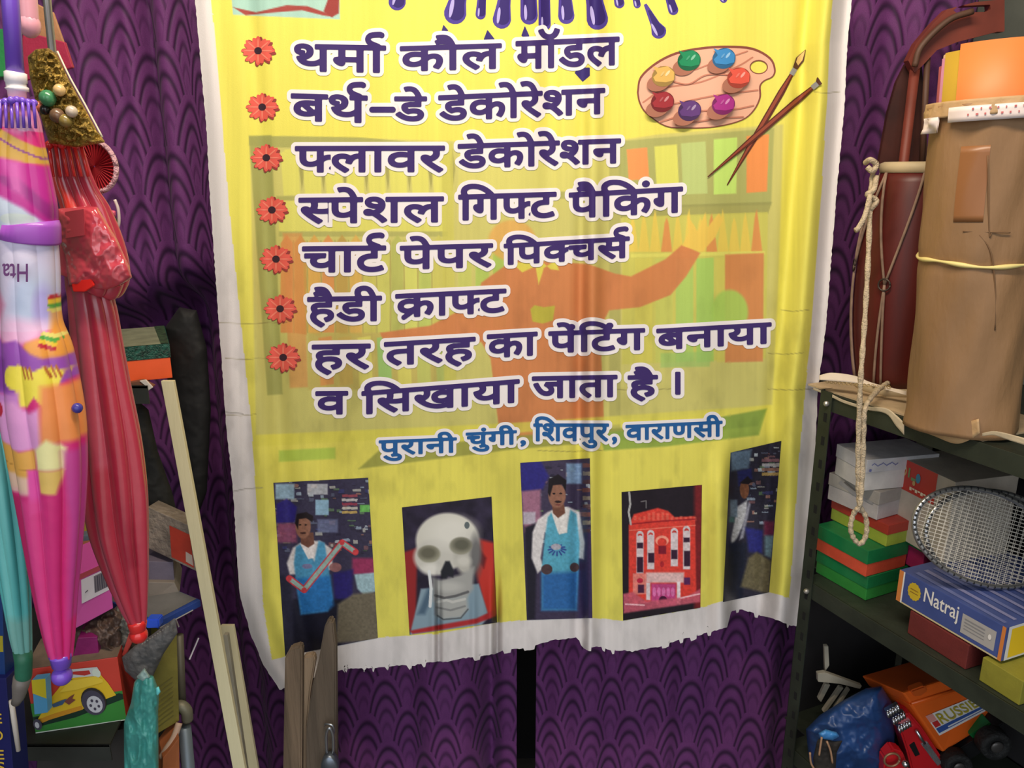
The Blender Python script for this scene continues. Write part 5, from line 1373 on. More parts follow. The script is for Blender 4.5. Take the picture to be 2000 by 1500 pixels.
v, f = prism([(272, 744), (284, 742), (298, 757), (252, 790), (248, 784), (288, 757)], 1.383, .004, .0005); mk('torn_edge', v, f, mat('card_white_edge', (206, 198, 190), .7), cbb, world=True)
# glitter box
tG, fG, sG, pG, zG = carton('gift_box', 'orange box with a glittery dark green lid on the left rack', 'box', (226, 749), (337, 738), 671, ZLU + .001, .19, mat('lid_glitter', (20, 78, 66), .45, noise=(140, .8), bump=(300, .6)), mat('tray_orange', (238, 92, 40), .45, noise=(20, .08)), .40)
qd('dusty_top', pG, [(rect(.0, .0, .86, .98), mat('dusty_green', (124, 128, 104), .7, noise=(40, .25))), ([(.86, .0), (1, 0), (1, 1), (.8, 1)], mat('lid_glitter2', (52, 76, 48), .5, noise=(120, .8)))], tG)
one('shade_filler', 'black form added for the shade between the left rack and the banner', 'bag', pillow([(322, 640), (350, 600), (384, 606), (404, 680), (412, 800), (404, 960), (386, 1010), (352, 940), (330, 800)], 1.60, .05, .008, 60, 4), mat('shade_black', (12, 11, 13), .75, noise=(20, .3)), smooth=True)  # black form added where the curtain tuck is only in shade
one('shade_filler', 'dull dark form added for the blackness behind the red umbrella on the left rack', 'bag', pillow([(236, 800), (262, 776), (290, 800), (308, 880), (336, 960), (350, 1020), (290, 1010), (250, 960)], 1.50, .05, .008, 40, 11), mat('shade_dark_grey', (30, 30, 28), .8, noise=(24, .5)), smooth=True)  # second added form, fills another merely dark area
# packets and books
def stk(nm, lb, cat, q, Ys, th, m, g_='goods stacked on the left rack', bev=.0012): return slab(nm, lb, cat, q, Ys, th, m, g_, bev)
tP, qP = stk('paper_packet', 'dusty grey wrapped packet with a red label leaning behind the cream batten', 'packet', [(288, 1070), (384, 1116), (372, 1028), (288, 990)], [1.42, 1.40], .035, mat('packet_grey', (136, 124, 112), .6, noise=(20, .45), bump=(60, .7)))
qd('red_label', qP, [(rect(.50, .06, .96, .80), mat('packet_red', (184, 62, 44), .5, noise=(30, .2))), ([(.80, .12), (.95, .10), (.95, .34), (.82, .36)], mat('packet_white', (196, 180, 168), .5))], tP, label='red label')
stk('notebook', 'purple grey notebook below the dusty packet', 'book', [(286, 1136), (341, 1134), (338, 1098), (286, 1096)], [1.40, 1.42], .12, card('nb_purple', (104, 96, 112)))
stk('envelope', 'brown grey envelope lying between the purple notebook and the blue binder', 'envelope', [(284, 1182), (351, 1159), (341, 1138), (284, 1137)], [1.39, 1.41], .10, card('env_brown', (132, 122, 112)))
ZB = float(P(309, 1229, 1.30)[2])
tBi, fBi, sBi, pBi, _ = carton('binder', 'blue edged grey binder lying open side out beside the red umbrella tip', 'binder', (309, 1229), (393, 1184), 1212, ZB, .18, mat('binder_blue', (46, 74, 150), .4, noise=(18, .2)), None, .4, None, h=.014)
qd('grey_cover', pBi, [(rect(0.02, .05, .98, .97), card('binder_grey', (112, 112, 112)))], tBi)
qd('page_edge', fBi, [(rect(.03, .02, .8, .2), mat('page_edge', (186, 182, 176), .6))], tBi)
v, f = prism([(285, 1210), (310, 1210), (311, 1227), (285, 1228)], 1.292, .02, .002); one('blue_clip', 'bright blue plastic block beside the red umbrella tip', 'clip', (v, f), mat('bright_blue', (52, 92, 220), .35))
tK, qK = stk('toy_box', 'pink box with a white barcode label between the two umbrellas', 'box', [(132, 1236), (221, 1188), (212, 1096), (132, 1132)], [1.26, 1.30], .10, mat('box_pink', (206, 84, 164), .4, noise=(16, .08)))
qd('price_label', qK, [(rect(.32, .42, .98, .88), mat('label_white', (214, 206, 214), .45)), (rect(.62, .50, .93, .84), mat('label_grey', (120, 112, 120), .5))] + [(rect(.64 + .05 * k, .52, .655 + .05 * k + .01 * (k % 2), .82), mat('bar_dark', (70, 64, 80), .5)) for k in range(6)] + [([(.40, .60), (.47, .62), (.47, .64), (.40, .62)], mat('bar_dark', (0, 0, 0)))], tK, label='white label with a barcode')
qd('red_band', qK, [(rect(.0, .90, 1, 1.0), mat('band_red', (170, 66, 76), .45))], tK)
for lb, q, Y, c in (('yellow paper pack behind the pink umbrella', [(158, 1046), (200, 1042), (198, 988), (158, 990)], 1.40, (150, 128, 40)), ('slate blue book under the yellow pack', [(158, 1066), (208, 1058), (206, 1042), (158, 1046)], 1.385, (84, 98, 112)), ('rust orange book under the slate book', [(158, 1082), (206, 1070), (206, 1058), (158, 1066)], 1.37, (150, 88, 62)), ('white paged book on top of the pink box', [(158, 1100), (208, 1080), (206, 1064), (158, 1082)], 1.35, (196, 186, 176)), ('dark book edge left of the yellow pack', [(120, 1130), (160, 1118), (160, 1082), (120, 1082)], 1.40, (90, 66, 58))):
    stk('book', lb, 'book', q, [Y, Y + .02], .10, card('book_%d_%d' % (c[0], c[2]), c))
one('brown_bag', 'crumpled brown plastic bag below the pink box', 'bag', pillow([(140, 1232), (180, 1212), (222, 1188), (240, 1196), (238, 1262), (228, 1300), (190, 1304), (140, 1300)], 1.32, .05, .035, 20, 6), mat('bag_brown', (104, 82, 72), .5, noise=(34, .5), bump=(40, .8), coat=.2), smooth=True)
one('grey_bag', 'grey crumpled packet right of the brown bag under the red umbrella tip', 'bag', pillow([(214, 1196), (232, 1180), (262, 1220), (266, 1262), (248, 1300), (228, 1296), (232, 1240)], 1.325, .03, .02, 14, 9), mat('bag_grey', (116, 112, 104), .5, noise=(50, .5), bump=(60, .8)), smooth=True)
stk('small_box', 'small magenta box between the purple umbrella tip and the toy car box', 'box', [(138, 1300), (194, 1290), (190, 1244), (152, 1246)], [1.27, 1.28], .05, card('box_magenta_dark', (146, 36, 110), .4))
v, f = prism([(238, 1280), (252, 1236), (262, 1246), (244, 1284)], 1.29, .01, .001); one('red_strip', 'red plastic strip hanging below the red umbrella tip', 'strip', (v, f), mat('strip_red', (186, 70, 62), .4))
# toy car box with a printed car
XB = (70, 1432); YB2 = (247, 1404)
tC, fC, sC, pC, zC_ = carton('toy_box', 'toy car box printed with a yellow car on green ground', 'box', XB, YB2, 1283, ZLL + .001, .10, mat('carbox_red', (208, 66, 52), .4, noise=(14, .06)), None, .4)
def cpx(pts):   # measured on the printed front: photo px -> u, v
    o = []
    for x, y in pts:
        u = (x - 70) / 177.0; yb_ = 1432 - 28 * u; yt = yb_ - 121 - 6 * u; o.append((u, (yb_ - y) / (yb_ - yt)))
    return o
pmk = lambda n, c: mat('carprint_' + n, c, .4, spec=.4)
lay = [(cpx([(70, 1432), (247, 1404), (247, 1345), (70, 1375)]), pmk('green', (62, 140, 60))), (cpx([(70, 1432), (247, 1406), (247, 1404), (70, 1430)]), pmk('white', (216, 226, 214))),
       (cpx([(70, 1400), (150, 1385), (240, 1350), (247, 1352), (247, 1362), (150, 1400), (72, 1420)]), pmk('shade', (26, 54, 40))),
       (cpx([(78, 1405), (110, 1362), (130, 1340), (142, 1318), (150, 1306), (205, 1300), (212, 1316), (222, 1330), (234, 1354), (214, 1362), (200, 1364), (165, 1384), (100, 1404), (86, 1410)]), pmk('yellow', (232, 192, 44))),
       (cpx([(80, 1404), (112, 1392), (165, 1376), (166, 1384), (100, 1405), (86, 1411)]), pmk('ochre', (214, 150, 40))),
       (cpx([(142, 1316), (148, 1306), (206, 1298), (210, 1308), (200, 1316), (150, 1322)]), pmk('silver', (206, 208, 210))),
       (cpx([(154, 1314), (160, 1309), (190, 1305), (192, 1312), (180, 1316)]), pmk('redglass', (190, 56, 52))), (cpx(circ(203, 1310, 8, 9)), pmk('white', (0, 0, 0))),
       (cpx([(148, 1332), (154, 1324), (164, 1328), (150, 1336)]), pmk('navy', (32, 50, 84))),
       (cpx([(152, 1326), (200, 1316), (214, 1322), (212, 1328), (160, 1344), (128, 1350), (138, 1340)]), pmk('gold', (240, 206, 66))),
       (cpx([(110, 1374), (128, 1366), (140, 1362), (130, 1374), (112, 1380)]), pmk('blueprint', (70, 96, 130))), (cpx([(134, 1368), (146, 1358), (156, 1352), (150, 1362), (156, 1364), (142, 1374)]), pmk('maroon', (130, 72, 62)))]
lay += [(cpx(circ(190, 1366, 24, 27)), pmk('arch', (50, 44, 40))), (cpx(circ(189, 1369, 22, 25)), pmk('tyre', (74, 70, 88))), (cpx(circ(191, 1372, 15, 17)), pmk('hub', (206, 206, 214)))]
for k in range(5):
    a = k * 2 * math.pi / 5 + .4; lay.append((cpx(circ(191 + 8 * math.cos(a), 1372 + 9 * math.sin(a), 2.6, 3)), pmk('tyre', (0, 0, 0))))
lay += [(cpx(circ(78, 1412, 8, 11)), pmk('tyre', (0, 0, 0))), (cpx(circ(77, 1413, 4, 6)), pmk('hub', (0, 0, 0)))]
qd('car_picture', fC, lay, tC, label='printed yellow car on green ground')
qd('dusty_top', pC, [(rect(0, 0, 1, 1), mat('dust_brown', (130, 112, 96), .8, noise=(24, .35)))], tC)
tY, qY = stk('small_box', 'small light blue and yellow box below the pink umbrella tip', 'box', [(67, 1396), (93, 1392), (89, 1325), (62, 1328)], [1.212, 1.212], .016, mat('box_sky', (96, 178, 230), .35), None)
qd('yellow_corner', qY, [([(0, .62), (1, .42), (1, 1), (0, 1)], mat('box_yellow', (236, 216, 50), .4))], tY)
# grey pouch with zip
tz = thing('pencil_pouch', 'grey zip pouch hanging below the blue binder', 'pouch', tuple(P(290, 1310, 1.26)))
v, f = pillow([(238, 1284), (262, 1262), (296, 1240), (342, 1206), (347, 1236), (320, 1276), (300, 1318), (286, 1338), (266, 1330), (244, 1310)], 1.275, .02, .010, 26, 12); mk('pouch', v, f, mat('pouch_grey', (100, 98, 98), .65, noise=(40, .35), bump=(60, .5)), tz, world=True, smooth=True)
zt_ = [ball(P(278 + 5 * k, 1258 - 3.4 * k, 1.255 - .001 * (k % 2)), .0016, 6, 4) for k in range(11)]
v, f = join(*zt_); mk('zip_teeth', v, f, mat('zip_silver', (176, 176, 176), .35, .7), tz, world=True)
# teal crumpled bag
tt_ = thing('plastic_bag', 'crumpled teal plastic bag standing beside the toy car box', 'bag', tuple(P(278, 1500, 1.17)))
v, f = pillow([(262, 1332), (278, 1314), (300, 1320), (311, 1350), (309, 1388), (312, pyat(ZLL - .38, 1.2)), (244, pyat(ZLL - .38, 1.2)), (242, 1412), (256, 1372)], 1.20, .035, .022, 34, 3, stretch=(.6, 1.6)); mk('bag', v, f, mat('bag_teal', (72, 158, 150), .4, noise=(14, .2), bump=(30, .4), coat=.2), tt_, world=True, smooth=True)
v, f = pillow([(266, 1322), (282, 1304), (294, 1322), (282, 1334)], 1.185, .012, .008, 8, 4); mk('twisted_neck', v, f, mat('bag_pale_teal', (150, 176, 170), .4), tt_, world=True, smooth=True)
v, f = pillow([(304, 1344), (310, 1340), (314, 1352), (306, 1360)], 1.17, .006, .002, 8, 4); mk('shiny_corner', v, f, mat('bag_cyan', (120, 226, 226), .25), tt_, world=True, smooth=True)
# olive notebooks, pipe, carton
tO, qO = stk('notebook_pile', 'olive green covered notebook standing behind the teal bag', 'book', [(296, 1440), (350, 1408), (345, 1236), (296, 1262)], [1.30, 1.32], .10, card('nb_olive', (132, 122, 56), .25))
qd('page_lines', qO, [([(.0, .06 + .055 * k), (.8, .10 + .055 * k), (.8, .108 + .055 * k), (.0, .068 + .055 * k)], mat('olive_line', (104, 96, 48), .7)) for k in range(9)], tO)
pp = thing('pipe', 'grey metal pipe with a dull elbow beside the purple curtain', 'pipe', tuple(P(365, 1500, 1.36)))
v, f = tube([P(350, 1240, 1.36), P(356, 1390, 1.35)], .008, 10); mk('upper_tube', v, f, mat('pipe_olive', (104, 98, 84), .5, .3), pp, world=True, smooth=True)
v, f = tube(spline([P(330, 1398, 1.35), P(338, 1384, 1.34), P(352, 1378, 1.335), P(364, 1388, 1.335), P(366, 1405, 1.34)], 6), .011, 12); mk('elbow', v, f, mat('pipe_dull', (128, 124, 104), .5, .3), pp, world=True, smooth=True)
v, f = tube([P(360, 1420, 1.34), P(372 + .094 * (pyat(.005, 1.33) - 1545), pyat(.005, 1.33), 1.33)], .0125, 14); mk('lower_tube', v, f, mat('pipe_blue_grey', (112, 124, 134), .45, .4), pp, world=True, smooth=True)
v, f = tube(spline([P(350, 1412, 1.315), P(340, 1440, 1.30), P(326, 1462, 1.29), P(316, 1478, 1.29)], 5), .0065, 8); mk('strap', v, f, mat('strap_beige', (190, 160, 140), .6), pp, world=True, smooth=True)
stk('carton', 'orange brown carton at the bottom edge right of the teal bag', 'box', [(312, pyat(ZLL - .398, 1.27)), (354, pyat(ZLL - .398, 1.29)), (350, 1440), (318, 1482)], [1.27, 1.29], .06, card('box_orange_brown', (178, 104, 62)))
stk('carton', 'dark grey dusty carton under the toy car box', 'box', [(60, pyat(ZLL - .395, 1.27)), (246, pyat(ZLL - .395, 1.29)), (243, 1424), (74, 1450)], [1.27, 1.29], .10, mat('carton_dark', (52, 48, 46), .75, noise=(9, .5)))
# navy packet with yellow lettering at the left edge
tV, qV = stk('packet', 'navy packet with yellow lettering cut by the left edge', 'packet', [(-50, 1560), (30, 1560), (12, 1325), (-50, 1325)], [1.06, 1.06], .04, mat('packet_navy', (24, 26, 92), .4, noise=(12, .1)), None)
YE = mat('packet_yellow', (226, 186, 60), .4)
for k, (ch_, v0) in enumerate((('E', .64), ('O', .50), ('E', .34), ('S', .24))):
    qtext('lettering', ch_, qV, .52, .80, v0, v0 + .08, YE, tV)
tV2, qV2 = stk('packet', 'deep blue packet above the navy one at the left edge', 'packet', [(-50, 1322), (10, 1322), (4, 1165), (-50, 1165)], [1.07, 1.07], .04, mat('packet_blue', (26, 60, 120), .4), None)
qd('yellow_print', qV2, [(rect(.5, .32, .98, .52), mat('packet_olive', (176, 160, 40), .5))], tV2)

# ================================================================ umbrellas
def umbrella_canopy(path, Y, draw, npl, amp, base, sharp=1.0, nring=320, nseg=260, twist=0.0, folds=None):
    pth = spline([(a, b, c) for a, b, c in path], 12); t = np.linspace(0, 1, len(pth)); T = np.linspace(0, 1, nring)
    cx, cy, hw = [np.interp(T, t, pth[:, i]) for i in range(3)]
    Cn = P(cx, cy, Y); tg = np.gradient(Cn, axis=0); tg /= np.linalg.norm(tg, axis=1)[:, None]
    a = np.linspace(0, 2 * math.pi, nseg, endpoint=False)
    V, X, Yp = [], [], []
    for i in range(nring):
        s = np.cross(tg[i], [0, 1, 0]); s /= np.linalg.norm(s); s *= np.sign(s[0]); n = np.cross(s, tg[i]); n /= np.linalg.norm(n); n *= -np.sign(n[1])   # n points to the viewer
        sc = pxm(cx[i], cy[i], Y); R = hw[i] * sc
        ph = a * npl + twist * T[i] * 6
        am = amp(T[i]) if callable(amp) else amp
        r = R * (1 - am + am * np.abs(np.sin(ph / 2)) ** sharp * 1.0 + 0.03 * np.sin(a * 3 + T[i] * 9))
        V.append(Cn[i] + np.cos(a)[:, None] * r[:, None] * s + np.sin(a)[:, None] * r[:, None] * n * .8)
        X.append(cx[i] + np.cos(a) * r / sc); Yp.append(np.full(nseg, cy[i]))
    c = Canvas(np.array(X), np.array(Yp), base); draw(c)
    v, f = loft(V); return v, f, c.lin()
def lathe_path(path, Y, n=16):
    pts = [P(a, b, Y) for a, b, _ in path]; r = [w_ * pxm(a, b, Y) for a, b, w_ in path]; return tube(pts, r, n)
# --- printed pink and purple one
YA = 0.95
ua = thing('umbrella', 'child umbrella with a printed pink and purple canopy hanging tip down', 'umbrella', tuple(P(121, 1335, YA)), group='folded umbrellas hanging on the left')
PUM = mat('umb_purple_plastic', (122, 80, 206), .3, coat=.4); WPL = mat('umb_white_plastic', (232, 226, 230), .35, coat=.3)
v, f = lathe_path([(8, -90, 16), (20, 0, 16), (30, 145, 16)], YA); mk('shaft', v, f, PUM, ua, world=True, smooth=True)
v, f = lathe_path([(30, 140, 16), (30, 142, 20), (31, 160, 20), (31, 163, 18), (32, 170, 18), (33, 172, 21), (33, 176, 21), (33, 178, 17), (34, 192, 16)], YA); mk('runner', v, f, WPL, ua, world=True, smooth=True)
def drawA(c):
    c.rect(-80, 190, 200, 250, (214, 130, 176)); c.rect(30, 215, 60, 260, (226, 150, 190), .6, 4); c.ell(60, 240, 12, 14, (226, 190, 220), .8); c.ell(40, 228, 8, 10, (226, 150, 60), .7)
    c.poly([(-80, 222), (0, 246), (95, 285), (95, 318), (-80, 300)], (212, 166, 70), 1, 2); c.line([(-60, 252), (10, 268), (90, 305)], 4, (140, 60, 140))
    c.poly([(-80, 300), (0, 305), (100, 322), (130, 420), (130, 470), (70, 420), (-80, 360)], (196, 42, 150), 1, 3); c.poly([(-80, 348), (20, 352), (70, 380), (120, 440), (110, 400), (60, 345), (0, 340)], (150, 40, 130), .8, 3); c.poly([(30, 310), (60, 315), (70, 380), (50, 370)], (230, 110, 190), .8, 6)
    c.poly([(-80, 362), (0, 368), (70, 402), (108, 438), (108, 480), (-80, 480)], (206, 216, 236), 1, 4); c.ell(-5, 400, 26, 40, (110, 130, 200), .9, 0, .8); c.ell(60, 425, 30, 12, (216, 226, 222), .9)
    c.rect(-80, 468, 200, 640, (222, 212, 240)); c.ell(60, 500, 30, 14, (236, 226, 250), .9); c.ell(80, 580, 30, 60, (200, 214, 244), .9, 0, .9); c.ell(98, 590, 12, 40, (186, 172, 236), .9, 0, .8)
    c.poly([(-80, 480), (0, 480), (14, 560), (34, 590), (20, 640), (-80, 650)], (228, 130, 176), .9, 8); c.ell(60, 640, 60, 26, (246, 196, 232), .9, 0, .8); c.ell(14, 555, 8, 10, (216, 206, 236), .8)
    c.poly([(106, 570), (160, 590), (170, 740), (60, 700), (80, 660), (112, 650)], (240, 160, 70), 1, 4)
    for k, col in enumerate(((196, 44, 60), (240, 200, 60), (90, 170, 70), (236, 220, 120))): c.line([(108, 588 + 8 * k - 16), (132, 600 + 8 * k - 16)], 8, col); c.line([(104, 655 - 7 * k + 12), (122, 664 - 7 * k + 12)], 7, col)
    c.poly([(-80, 660), (16, 650), (26, 660), (60, 655), (90, 680), (110, 690), (150, 690), (150, 730), (100, 760), (-80, 760)], (156, 80, 184), 1, 3); c.poly([(-80, 690), (40, 690), (44, 750), (-80, 752)], (132, 56, 160), .8, 4)
    c.ell(56, 724, 17, 22, (248, 226, 84)); c.poly([(40, 735), (66, 700), (98, 712), (112, 704), (140, 715), (130, 760), (118, 780), (100, 760), (86, 780), (72, 780), (64, 750)], (250, 230, 80), 1, 2)
    for k in range(3): c.line([(76 + 7 * k, 704), (82 + 7 * k, 724)], 3.5, (190, 110, 50)); c.line([(114 + 7 * k, 706), (122 + 7 * k, 724)], 3.5, (190, 110, 50))
    c.poly([(-80, 752), (30, 760), (70, 752), (72, 780), (20, 800), (-80, 790)], (216, 140, 216), 1, 4); c.poly([(10, 780), (60, 770), (90, 790), (110, 780), (120, 860), (60, 866), (20, 856)], (242, 166, 226), 1, 5); c.poly([(110, 740), (170, 740), (170, 850), (112, 850)], (246, 150, 84), 1, 6); c.ell(20, 792, 9, 14, (200, 40, 70))
    c.poly([(-80, 850), (20, 852), (70, 866), (100, 860), (98, 940), (-80, 950)], (240, 178, 84), 1, 3); c.poly([(100, 860), (122, 840), (150, 860), (146, 900), (102, 900)], (252, 244, 176), 1, 4); c.poly([(-80, 910), (90, 915), (92, 950), (-80, 962)], (244, 206, 190), .9, 4); c.line([(20, 890), (60, 902), (96, 900)], 2, (200, 140, 60)); c.poly([(102, 900), (146, 900), (134, 946), (106, 944)], (248, 222, 110), .9, 3)
    c.rect(-80, 956, 200, 1310, (222, 44, 128)); c.poly([(84, 900), (104, 900), (106, 980), (86, 990)], (240, 84, 176), 1, 3); c.poly([(60, 960), (110, 960), (120, 1290), (100, 1290)], (234, 70, 148), .8, 8); c.poly([(40, 960), (60, 960), (104, 1290), (92, 1290)], (186, 24, 92), .7, 5)
    c.poly([(142, 866), (180, 866), (180, 960), (166, 1200), (140, 1200), (150, 1000)], (196, 76, 160), .7, 6)
pathA = [(32, 196, 32), (36, 240, 42), (36, 300, 52), (44, 400, 62), (48, 450, 58), (54, 520, 57), (58, 620, 58), (70, 690, 70), (84, 800, 78), (94, 880, 74), (100, 960, 66), (104, 1060, 54), (108, 1160, 41), (114, 1240, 30), (118, 1284, 22)]
v, f, cc = umbrella_canopy(pathA, YA, drawA, 8, lambda t: .06 + .22 * np.clip((t - .45) / .4, 0, 1) + .15 * np.clip(.12 - t, 0, 1), (222, 44, 128), .7)
mk('canopy', v, f, mat('canopy_print', (0, 0, 0), .45, attr=True, coat=.35, bump=(30, .12)), ua, world=True, smooth=True, cols=cc, label='printed nylon canopy')
for k in range(9):
    x = -22 + k * 11; v, f = join(ball(P(x, 198 + 3 * math.sin(k), YA - .022 + .004 * abs(k - 4)), .0042, 10, 8), tube([P(x, 200, YA - .02), P(x + 2 + (k - 4) * .5, 250, YA - .028 + .004 * abs(k - 4))], .0018, 6)); mk('rib_tip', v, f, PUM, ua, world=True, smooth=True)
v, f = lathe_path([(54, 436, 57), (54.5, 438, 59), (56, 468, 58.5), (56, 470, 57)], YA, 40); v = v.copy(); cy_ = YA; v[:, 1] = cy_ + (v[:, 1] - cy_) * .86; mk('strap', v, f, mat('strap_violet', (168, 84, 196), .4, coat=.3), ua, world=True, smooth=True)
v, f = ball(P(151, 797, YA - .015), .0065, 10, 8); mk('snap_button', v, f, mat('button_blue', (66, 60, 150), .3), ua, world=True, smooth=True)
YF = YA - .0335
qH = quadmap([P(6, 552, YF - .002), P(60, 552, YF), P(60, 512, YF), P(6, 512, YF - .002)])
qtext('lettering', 'Hta', qH, 0.02, .95, .05, .95, mat('ink_plum', (110, 60, 120), .5), ua, flip=True, e=.003)
v, f = lathe_path([(118, 1278, 21), (119, 1282, 20), (120, 1300, 17), (120, 1302, 14)], YA, 20); mk('tip_collar', v, f, PUM, ua, world=True, smooth=True)
v, f = ball(P(121, 1320, YA), 19 * pxm(121, 1320, YA), 20, 14); mk('tip_ball', v, f, PUM, ua, world=True, smooth=True)
# --- red one
YR = 1.06
ur = thing('umbrella', 'glossy red child umbrella with a red ball tip hanging beside the printed one', 'umbrella', tuple(P(270, 1258, YR)), group='folded umbrellas hanging on the left')
RP = mat('umb_red_plastic', (222, 44, 44), .25, coat=.5)
def drawR(c):
    c.rect(60, 270, 330, 1260, (190, 56, 78)); c.poly([(96, 300), (120, 330), (165, 405), (130, 405), (112, 350)], (222, 60, 46), .9, 4); c.poly([(150, 560), (180, 560), (240, 900), (210, 900), (160, 700)], (206, 92, 116), .8, 8); c.poly([(180, 560), (200, 560), (280, 1100), (262, 1100)], (156, 30, 56), .6, 6); c.poly([(150, 700), (162, 700), (250, 1200), (240, 1200)], (200, 80, 110), .7, 5)
pathR = [(128, 282, 32), (134, 310, 34), (142, 350, 38), (155, 385, 40), (168, 420, 48), (178, 470, 58), (184, 520, 64), (182, 548, 62), (176, 568, 44), (184, 620, 46), (200, 740, 52), (216, 860, 60), (226, 960, 62), (234, 1040, 56), (248, 1120, 42), (260, 1180, 28), (268, 1216, 18)]
v, f, cc = umbrella_canopy(pathR, YR, drawR, 8, lambda t: .22 + .10 * np.sin(t * 9), (190, 56, 78), .8, twist=.35)
mk('canopy', v, f, mat('canopy_red', (0, 0, 0), .28, attr=True, coat=.6, spec=.8, bump=(14, .25)), ur, world=True, smooth=True, cols=cc)
v, f = pillow([(112, 408), (165, 402), (190, 404), (230, 470), (252, 520), (258, 542), (236, 558), (206, 566), (134, 560), (128, 500), (112, 460)], YR - .03, .022, .013, 60, 6, stretch=(.8, 1.0)); mk('plastic_wrap', v, f, mat('wrap_red', (196, 70, 84), .18, coat=.7, spec=.8), ur, world=True, smooth=True)
v, f = prism([(126, 414), (163, 408), (166, 460), (128, 466)], [YR - .040, YR - .052, YR - .052, YR - .040], .002, .0005); mk('sleeve_patch', v, f, mat('patch_rose', (188, 64, 78), .25, coat=.6), ur, world=True)
v, f = prism([(138, 548), (178, 544), (184, 558), (166, 570), (142, 570)], YR - .040, .004, .001); mk('red_band', v, f, mat('band_bright_red', (226, 40, 32), .4), ur, world=True)
for k in range(6):
    x = 96 + k * 12.5; v, f = join(ball(P(x, 283 - 4 * (k % 2), YR - .022), .0052, 10, 8), tube([P(x, 286, YR - .022), P(x + 8 + 2 * k * .6, 345, YR - .026)], .0022, 6)); mk('rib_tip', v, f, RP, ur, world=True, smooth=True)
v, f = tube(spline([P(126, 290, YR), P(108, 150, YR + .03), P(92, 0, YR + .02), P(84, -120, YR + .02)], 6), .005, 8); mk('shaft', v, f, mat('shaft_steel', (170, 168, 168), .35, .8), ur, world=True, smooth=True)
v, f = tube(spline([P(84, -118, YR + .02), P(76, -190, YR), P(50, -196, YR - .03), P(46, -120, YR - .04), P(50, -40, YR - .05), P(57, 46, YR - .05)], 8), [.011] * 40 + [.0105], 12); mk('handle', v, f, mat('handle_pink', (236, 168, 186), .35, coat=.3), ur, world=True, smooth=True, label='pale pink hooked handle')
v, f = ball(P(57, 48, YR - .05), .0125, 14, 10, (1, 1, 1.2)); mk('handle_end', v, f, mat('handle_pink', (0, 0, 0)), ur, world=True, smooth=True)
v, f = lathe_path([(267, 1212, 17), (268, 1216, 18), (269, 1230, 15), (270, 1234, 13)], YR, 18); mk('tip_collar', v, f, RP, ur, world=True, smooth=True)
v, f = ball(P(271, 1240, YR), 17 * pxm(271, 1240, YR), 20, 14); mk('tip_ball', v, f, RP, ur, world=True, smooth=True)
# --- teal one at the edge
YT = 1.02
ut = thing('umbrella', 'teal umbrella in a clear sleeve at the left edge of the photo', 'umbrella', tuple(P(38, 1470, YT)), group='folded umbrellas hanging on the left')
def drawT(c): c.rect(-120, 500, 120, 1290, (92, 190, 190)); c.poly([(-10, 700), (10, 700), (45, 1280), (30, 1280)], (130, 214, 210), .8, 6); c.poly([(18, 800), (26, 800), (60, 1280), (50, 1280)], (60, 150, 150), .7, 4); c.poly([(24, 1200), (70, 1200), (70, 1290), (24, 1290)], (130, 176, 166), .7, 10)
v, f, cc = umbrella_canopy([(-46, 520, 40), (-36, 700, 46), (-16, 820, 44), (4, 940, 40), (20, 1060, 34), (32, 1160, 27), (40, 1240, 21), (45, 1284, 16)], YT, drawT, 8, .2, (92, 190, 190), .8)
mk('canopy', v, f, mat('canopy_teal', (0, 0, 0), .3, attr=True, coat=.6, bump=(18, .2)), ut, world=True, smooth=True, cols=cc)
v, f = lathe_path([(44, 1270, 17), (46, 1290, 16), (46, 1320, 15), (44, 1330, 12)], YT, 16); mk('tip_collar', v, f, mat('collar_green', (44, 110, 84), .45, noise=(40, .2)), ut, world=True, smooth=True)
v, f = lathe_path([(44, 1322, 16), (40, 1340, 15), (36, 1362, 11), (30, 1374, 8)], YT, 16); mk('sleeve_end', v, f, mat('sleeve_grey', (120, 112, 106), .4), ut, world=True, smooth=True)
v, f = lathe_path([(22, 1368, 4.5), (28, 1410, 5), (36, 1466, 4)], YT + .01, 10); mk('tip_rod', v, f, mat('tip_pale', (206, 196, 186), .5), ut, world=True, smooth=True)
v, f = tube([P(-46, 530, YT), P(-80, 200, YT), P(-95, -60, YT)], .005, 8); mk('shaft', v, f, mat('shaft_steel', (0, 0, 0)), ut, world=True, smooth=True)

# ---- hanging trinkets behind the umbrellas
tg_ = thing('decoration_bag', 'clear bag of gold tinsel decoration hanging behind the purple umbrella shaft', 'decoration', tuple(P(125, 275, 1.14)))
GO = mat('gold_tinsel', (176, 144, 66), .3, .55, noise=(60, .5), bump=(120, 1.0))
v, f = pillow([(54, 110), (70, 96), (95, 94), (112, 106), (132, 150), (160, 200), (190, 256), (206, 278), (150, 288), (96, 280), (70, 200), (58, 150)], 1.035, .022, .020, 14, 7); mk('tinsel', v, f, GO, tg_, world=True, smooth=True)
for (x, y, r, c) in ((93, 192, .011, (70, 140, 96)), (116, 176, .008, (226, 190, 130)), (140, 218, .008, (206, 190, 170)), (112, 226, .010, (120, 92, 70)), (88, 214, .007, (26, 24, 26)), (76, 208, .007, (226, 120, 90)), (128, 236, .009, (150, 130, 70))):
    v, f = ball(P(x, y, 1.014), r * .9, 12, 8); mk('bauble', v, f, mat('bauble_%d_%d' % (c[0], c[1]), c, .25, coat=.5), tg_, world=True, smooth=True)
v, f = tube(spline([P(112, 100, 1.022), P(136, 150, 1.020), P(166, 204, 1.020), P(200, 268, 1.020)], 6), .0012, 6); mk('bag_seam', v, f, mat('seam_clear', (226, 216, 190), .2, coat=.6), tg_, world=True, smooth=True)
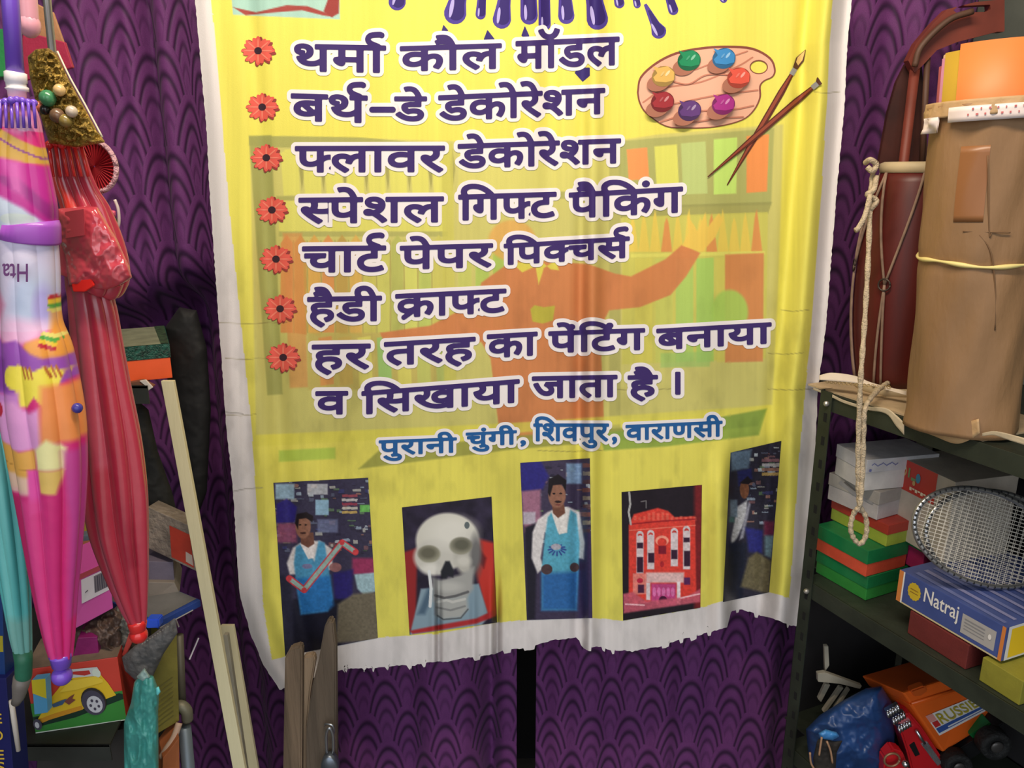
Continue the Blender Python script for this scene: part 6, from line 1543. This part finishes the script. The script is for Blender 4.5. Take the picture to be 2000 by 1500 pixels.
slab('gift_card', 'deep red card behind the gold tinsel bag', 'card', [(40, 160), (142, 132), (126, 82), (44, 60)], [1.19, 1.19], .006, card('card_red', (160, 32, 66), .5))
slab('cardboard_sheet', 'tan cardboard piece at the top left behind the pink handle', 'cardboard', [(58, 66), (128, 92), (104, 24), (62, 2)], [1.21, 1.21], .004, card('card_tan', (170, 122, 84)))
slab('small_box', 'green box cut by the left edge behind the purple shaft', 'box', [(-60, 150), (12, 150), (10, 56), (-60, 56)], [1.2, 1.2], .04, card('box_leaf_green', (40, 130, 70), .4))
pf = thing('paper_fan', 'red pleated paper fan with a white rim behind the red umbrella', 'fan', tuple(P(186, 376, 1.095)))
cf = P(184, 325, 1.095); n_ = 72; a = np.linspace(0, 2 * math.pi, n_, endpoint=False); R_ = 44 * pxm(184, 325, 1.095)
rng_ = [np.stack([cf[0] + np.cos(a) * R_ * s, cf[1] + (.004 * s * ((np.arange(n_) % 2) * 2 - 1)), cf[2] + np.sin(a) * R_ * s * 1.12], -1) for s in (.03, .5, .93)]
v, f = loft(rng_, True, False); v2 = v + np.array([0, .0012, 0]); v, f = join((v, f), (v2, [q[::-1] for q in f])); mk('pleats', v, f, mat('fan_red', (164, 34, 44), .5), pf, world=True)
v, f = tube([cf + np.array([math.cos(x) * R_ * .97, 0, math.sin(x) * R_ * .97 * 1.12]) for x in np.linspace(0, 2 * math.pi, 49)], .0036, 8); mk('rim', v, f, mat('fan_rim', (206, 160, 170), .5, bump=(200, .8)), pf, world=True, smooth=True)
fl_ = thing('paper_flower', 'small pink artificial flower with a green leaf beside the red umbrella', 'flower', tuple(P(212, 450, 1.085)))
for q in ([(188, 412), (206, 405), (216, 416), (200, 424)], [(206, 408), (226, 412), (226, 424), (208, 424)]):
    v, f = pillow(q, 1.085, .008, .002, 8, 3); mk('petal', v, f, mat('petal_pink', (214, 90, 120), .5), fl_, world=True, smooth=True)
v, f = pillow([(206, 426), (224, 420), (230, 432), (226, 450), (212, 440)], 1.09, .006, .002, 8, 3); mk('leaf', v, f, mat('leaf_green', (60, 120, 40), .5), fl_, world=True, smooth=True)
v, f = tube(spline([P(224, 390, 1.085), P(231, 410, 1.085), P(232, 436, 1.085), P(227, 452, 1.085)], 5), .0022, 6); mk('stem', v, f, mat('stem_white', (206, 190, 186), .5), fl_, world=True, smooth=True)
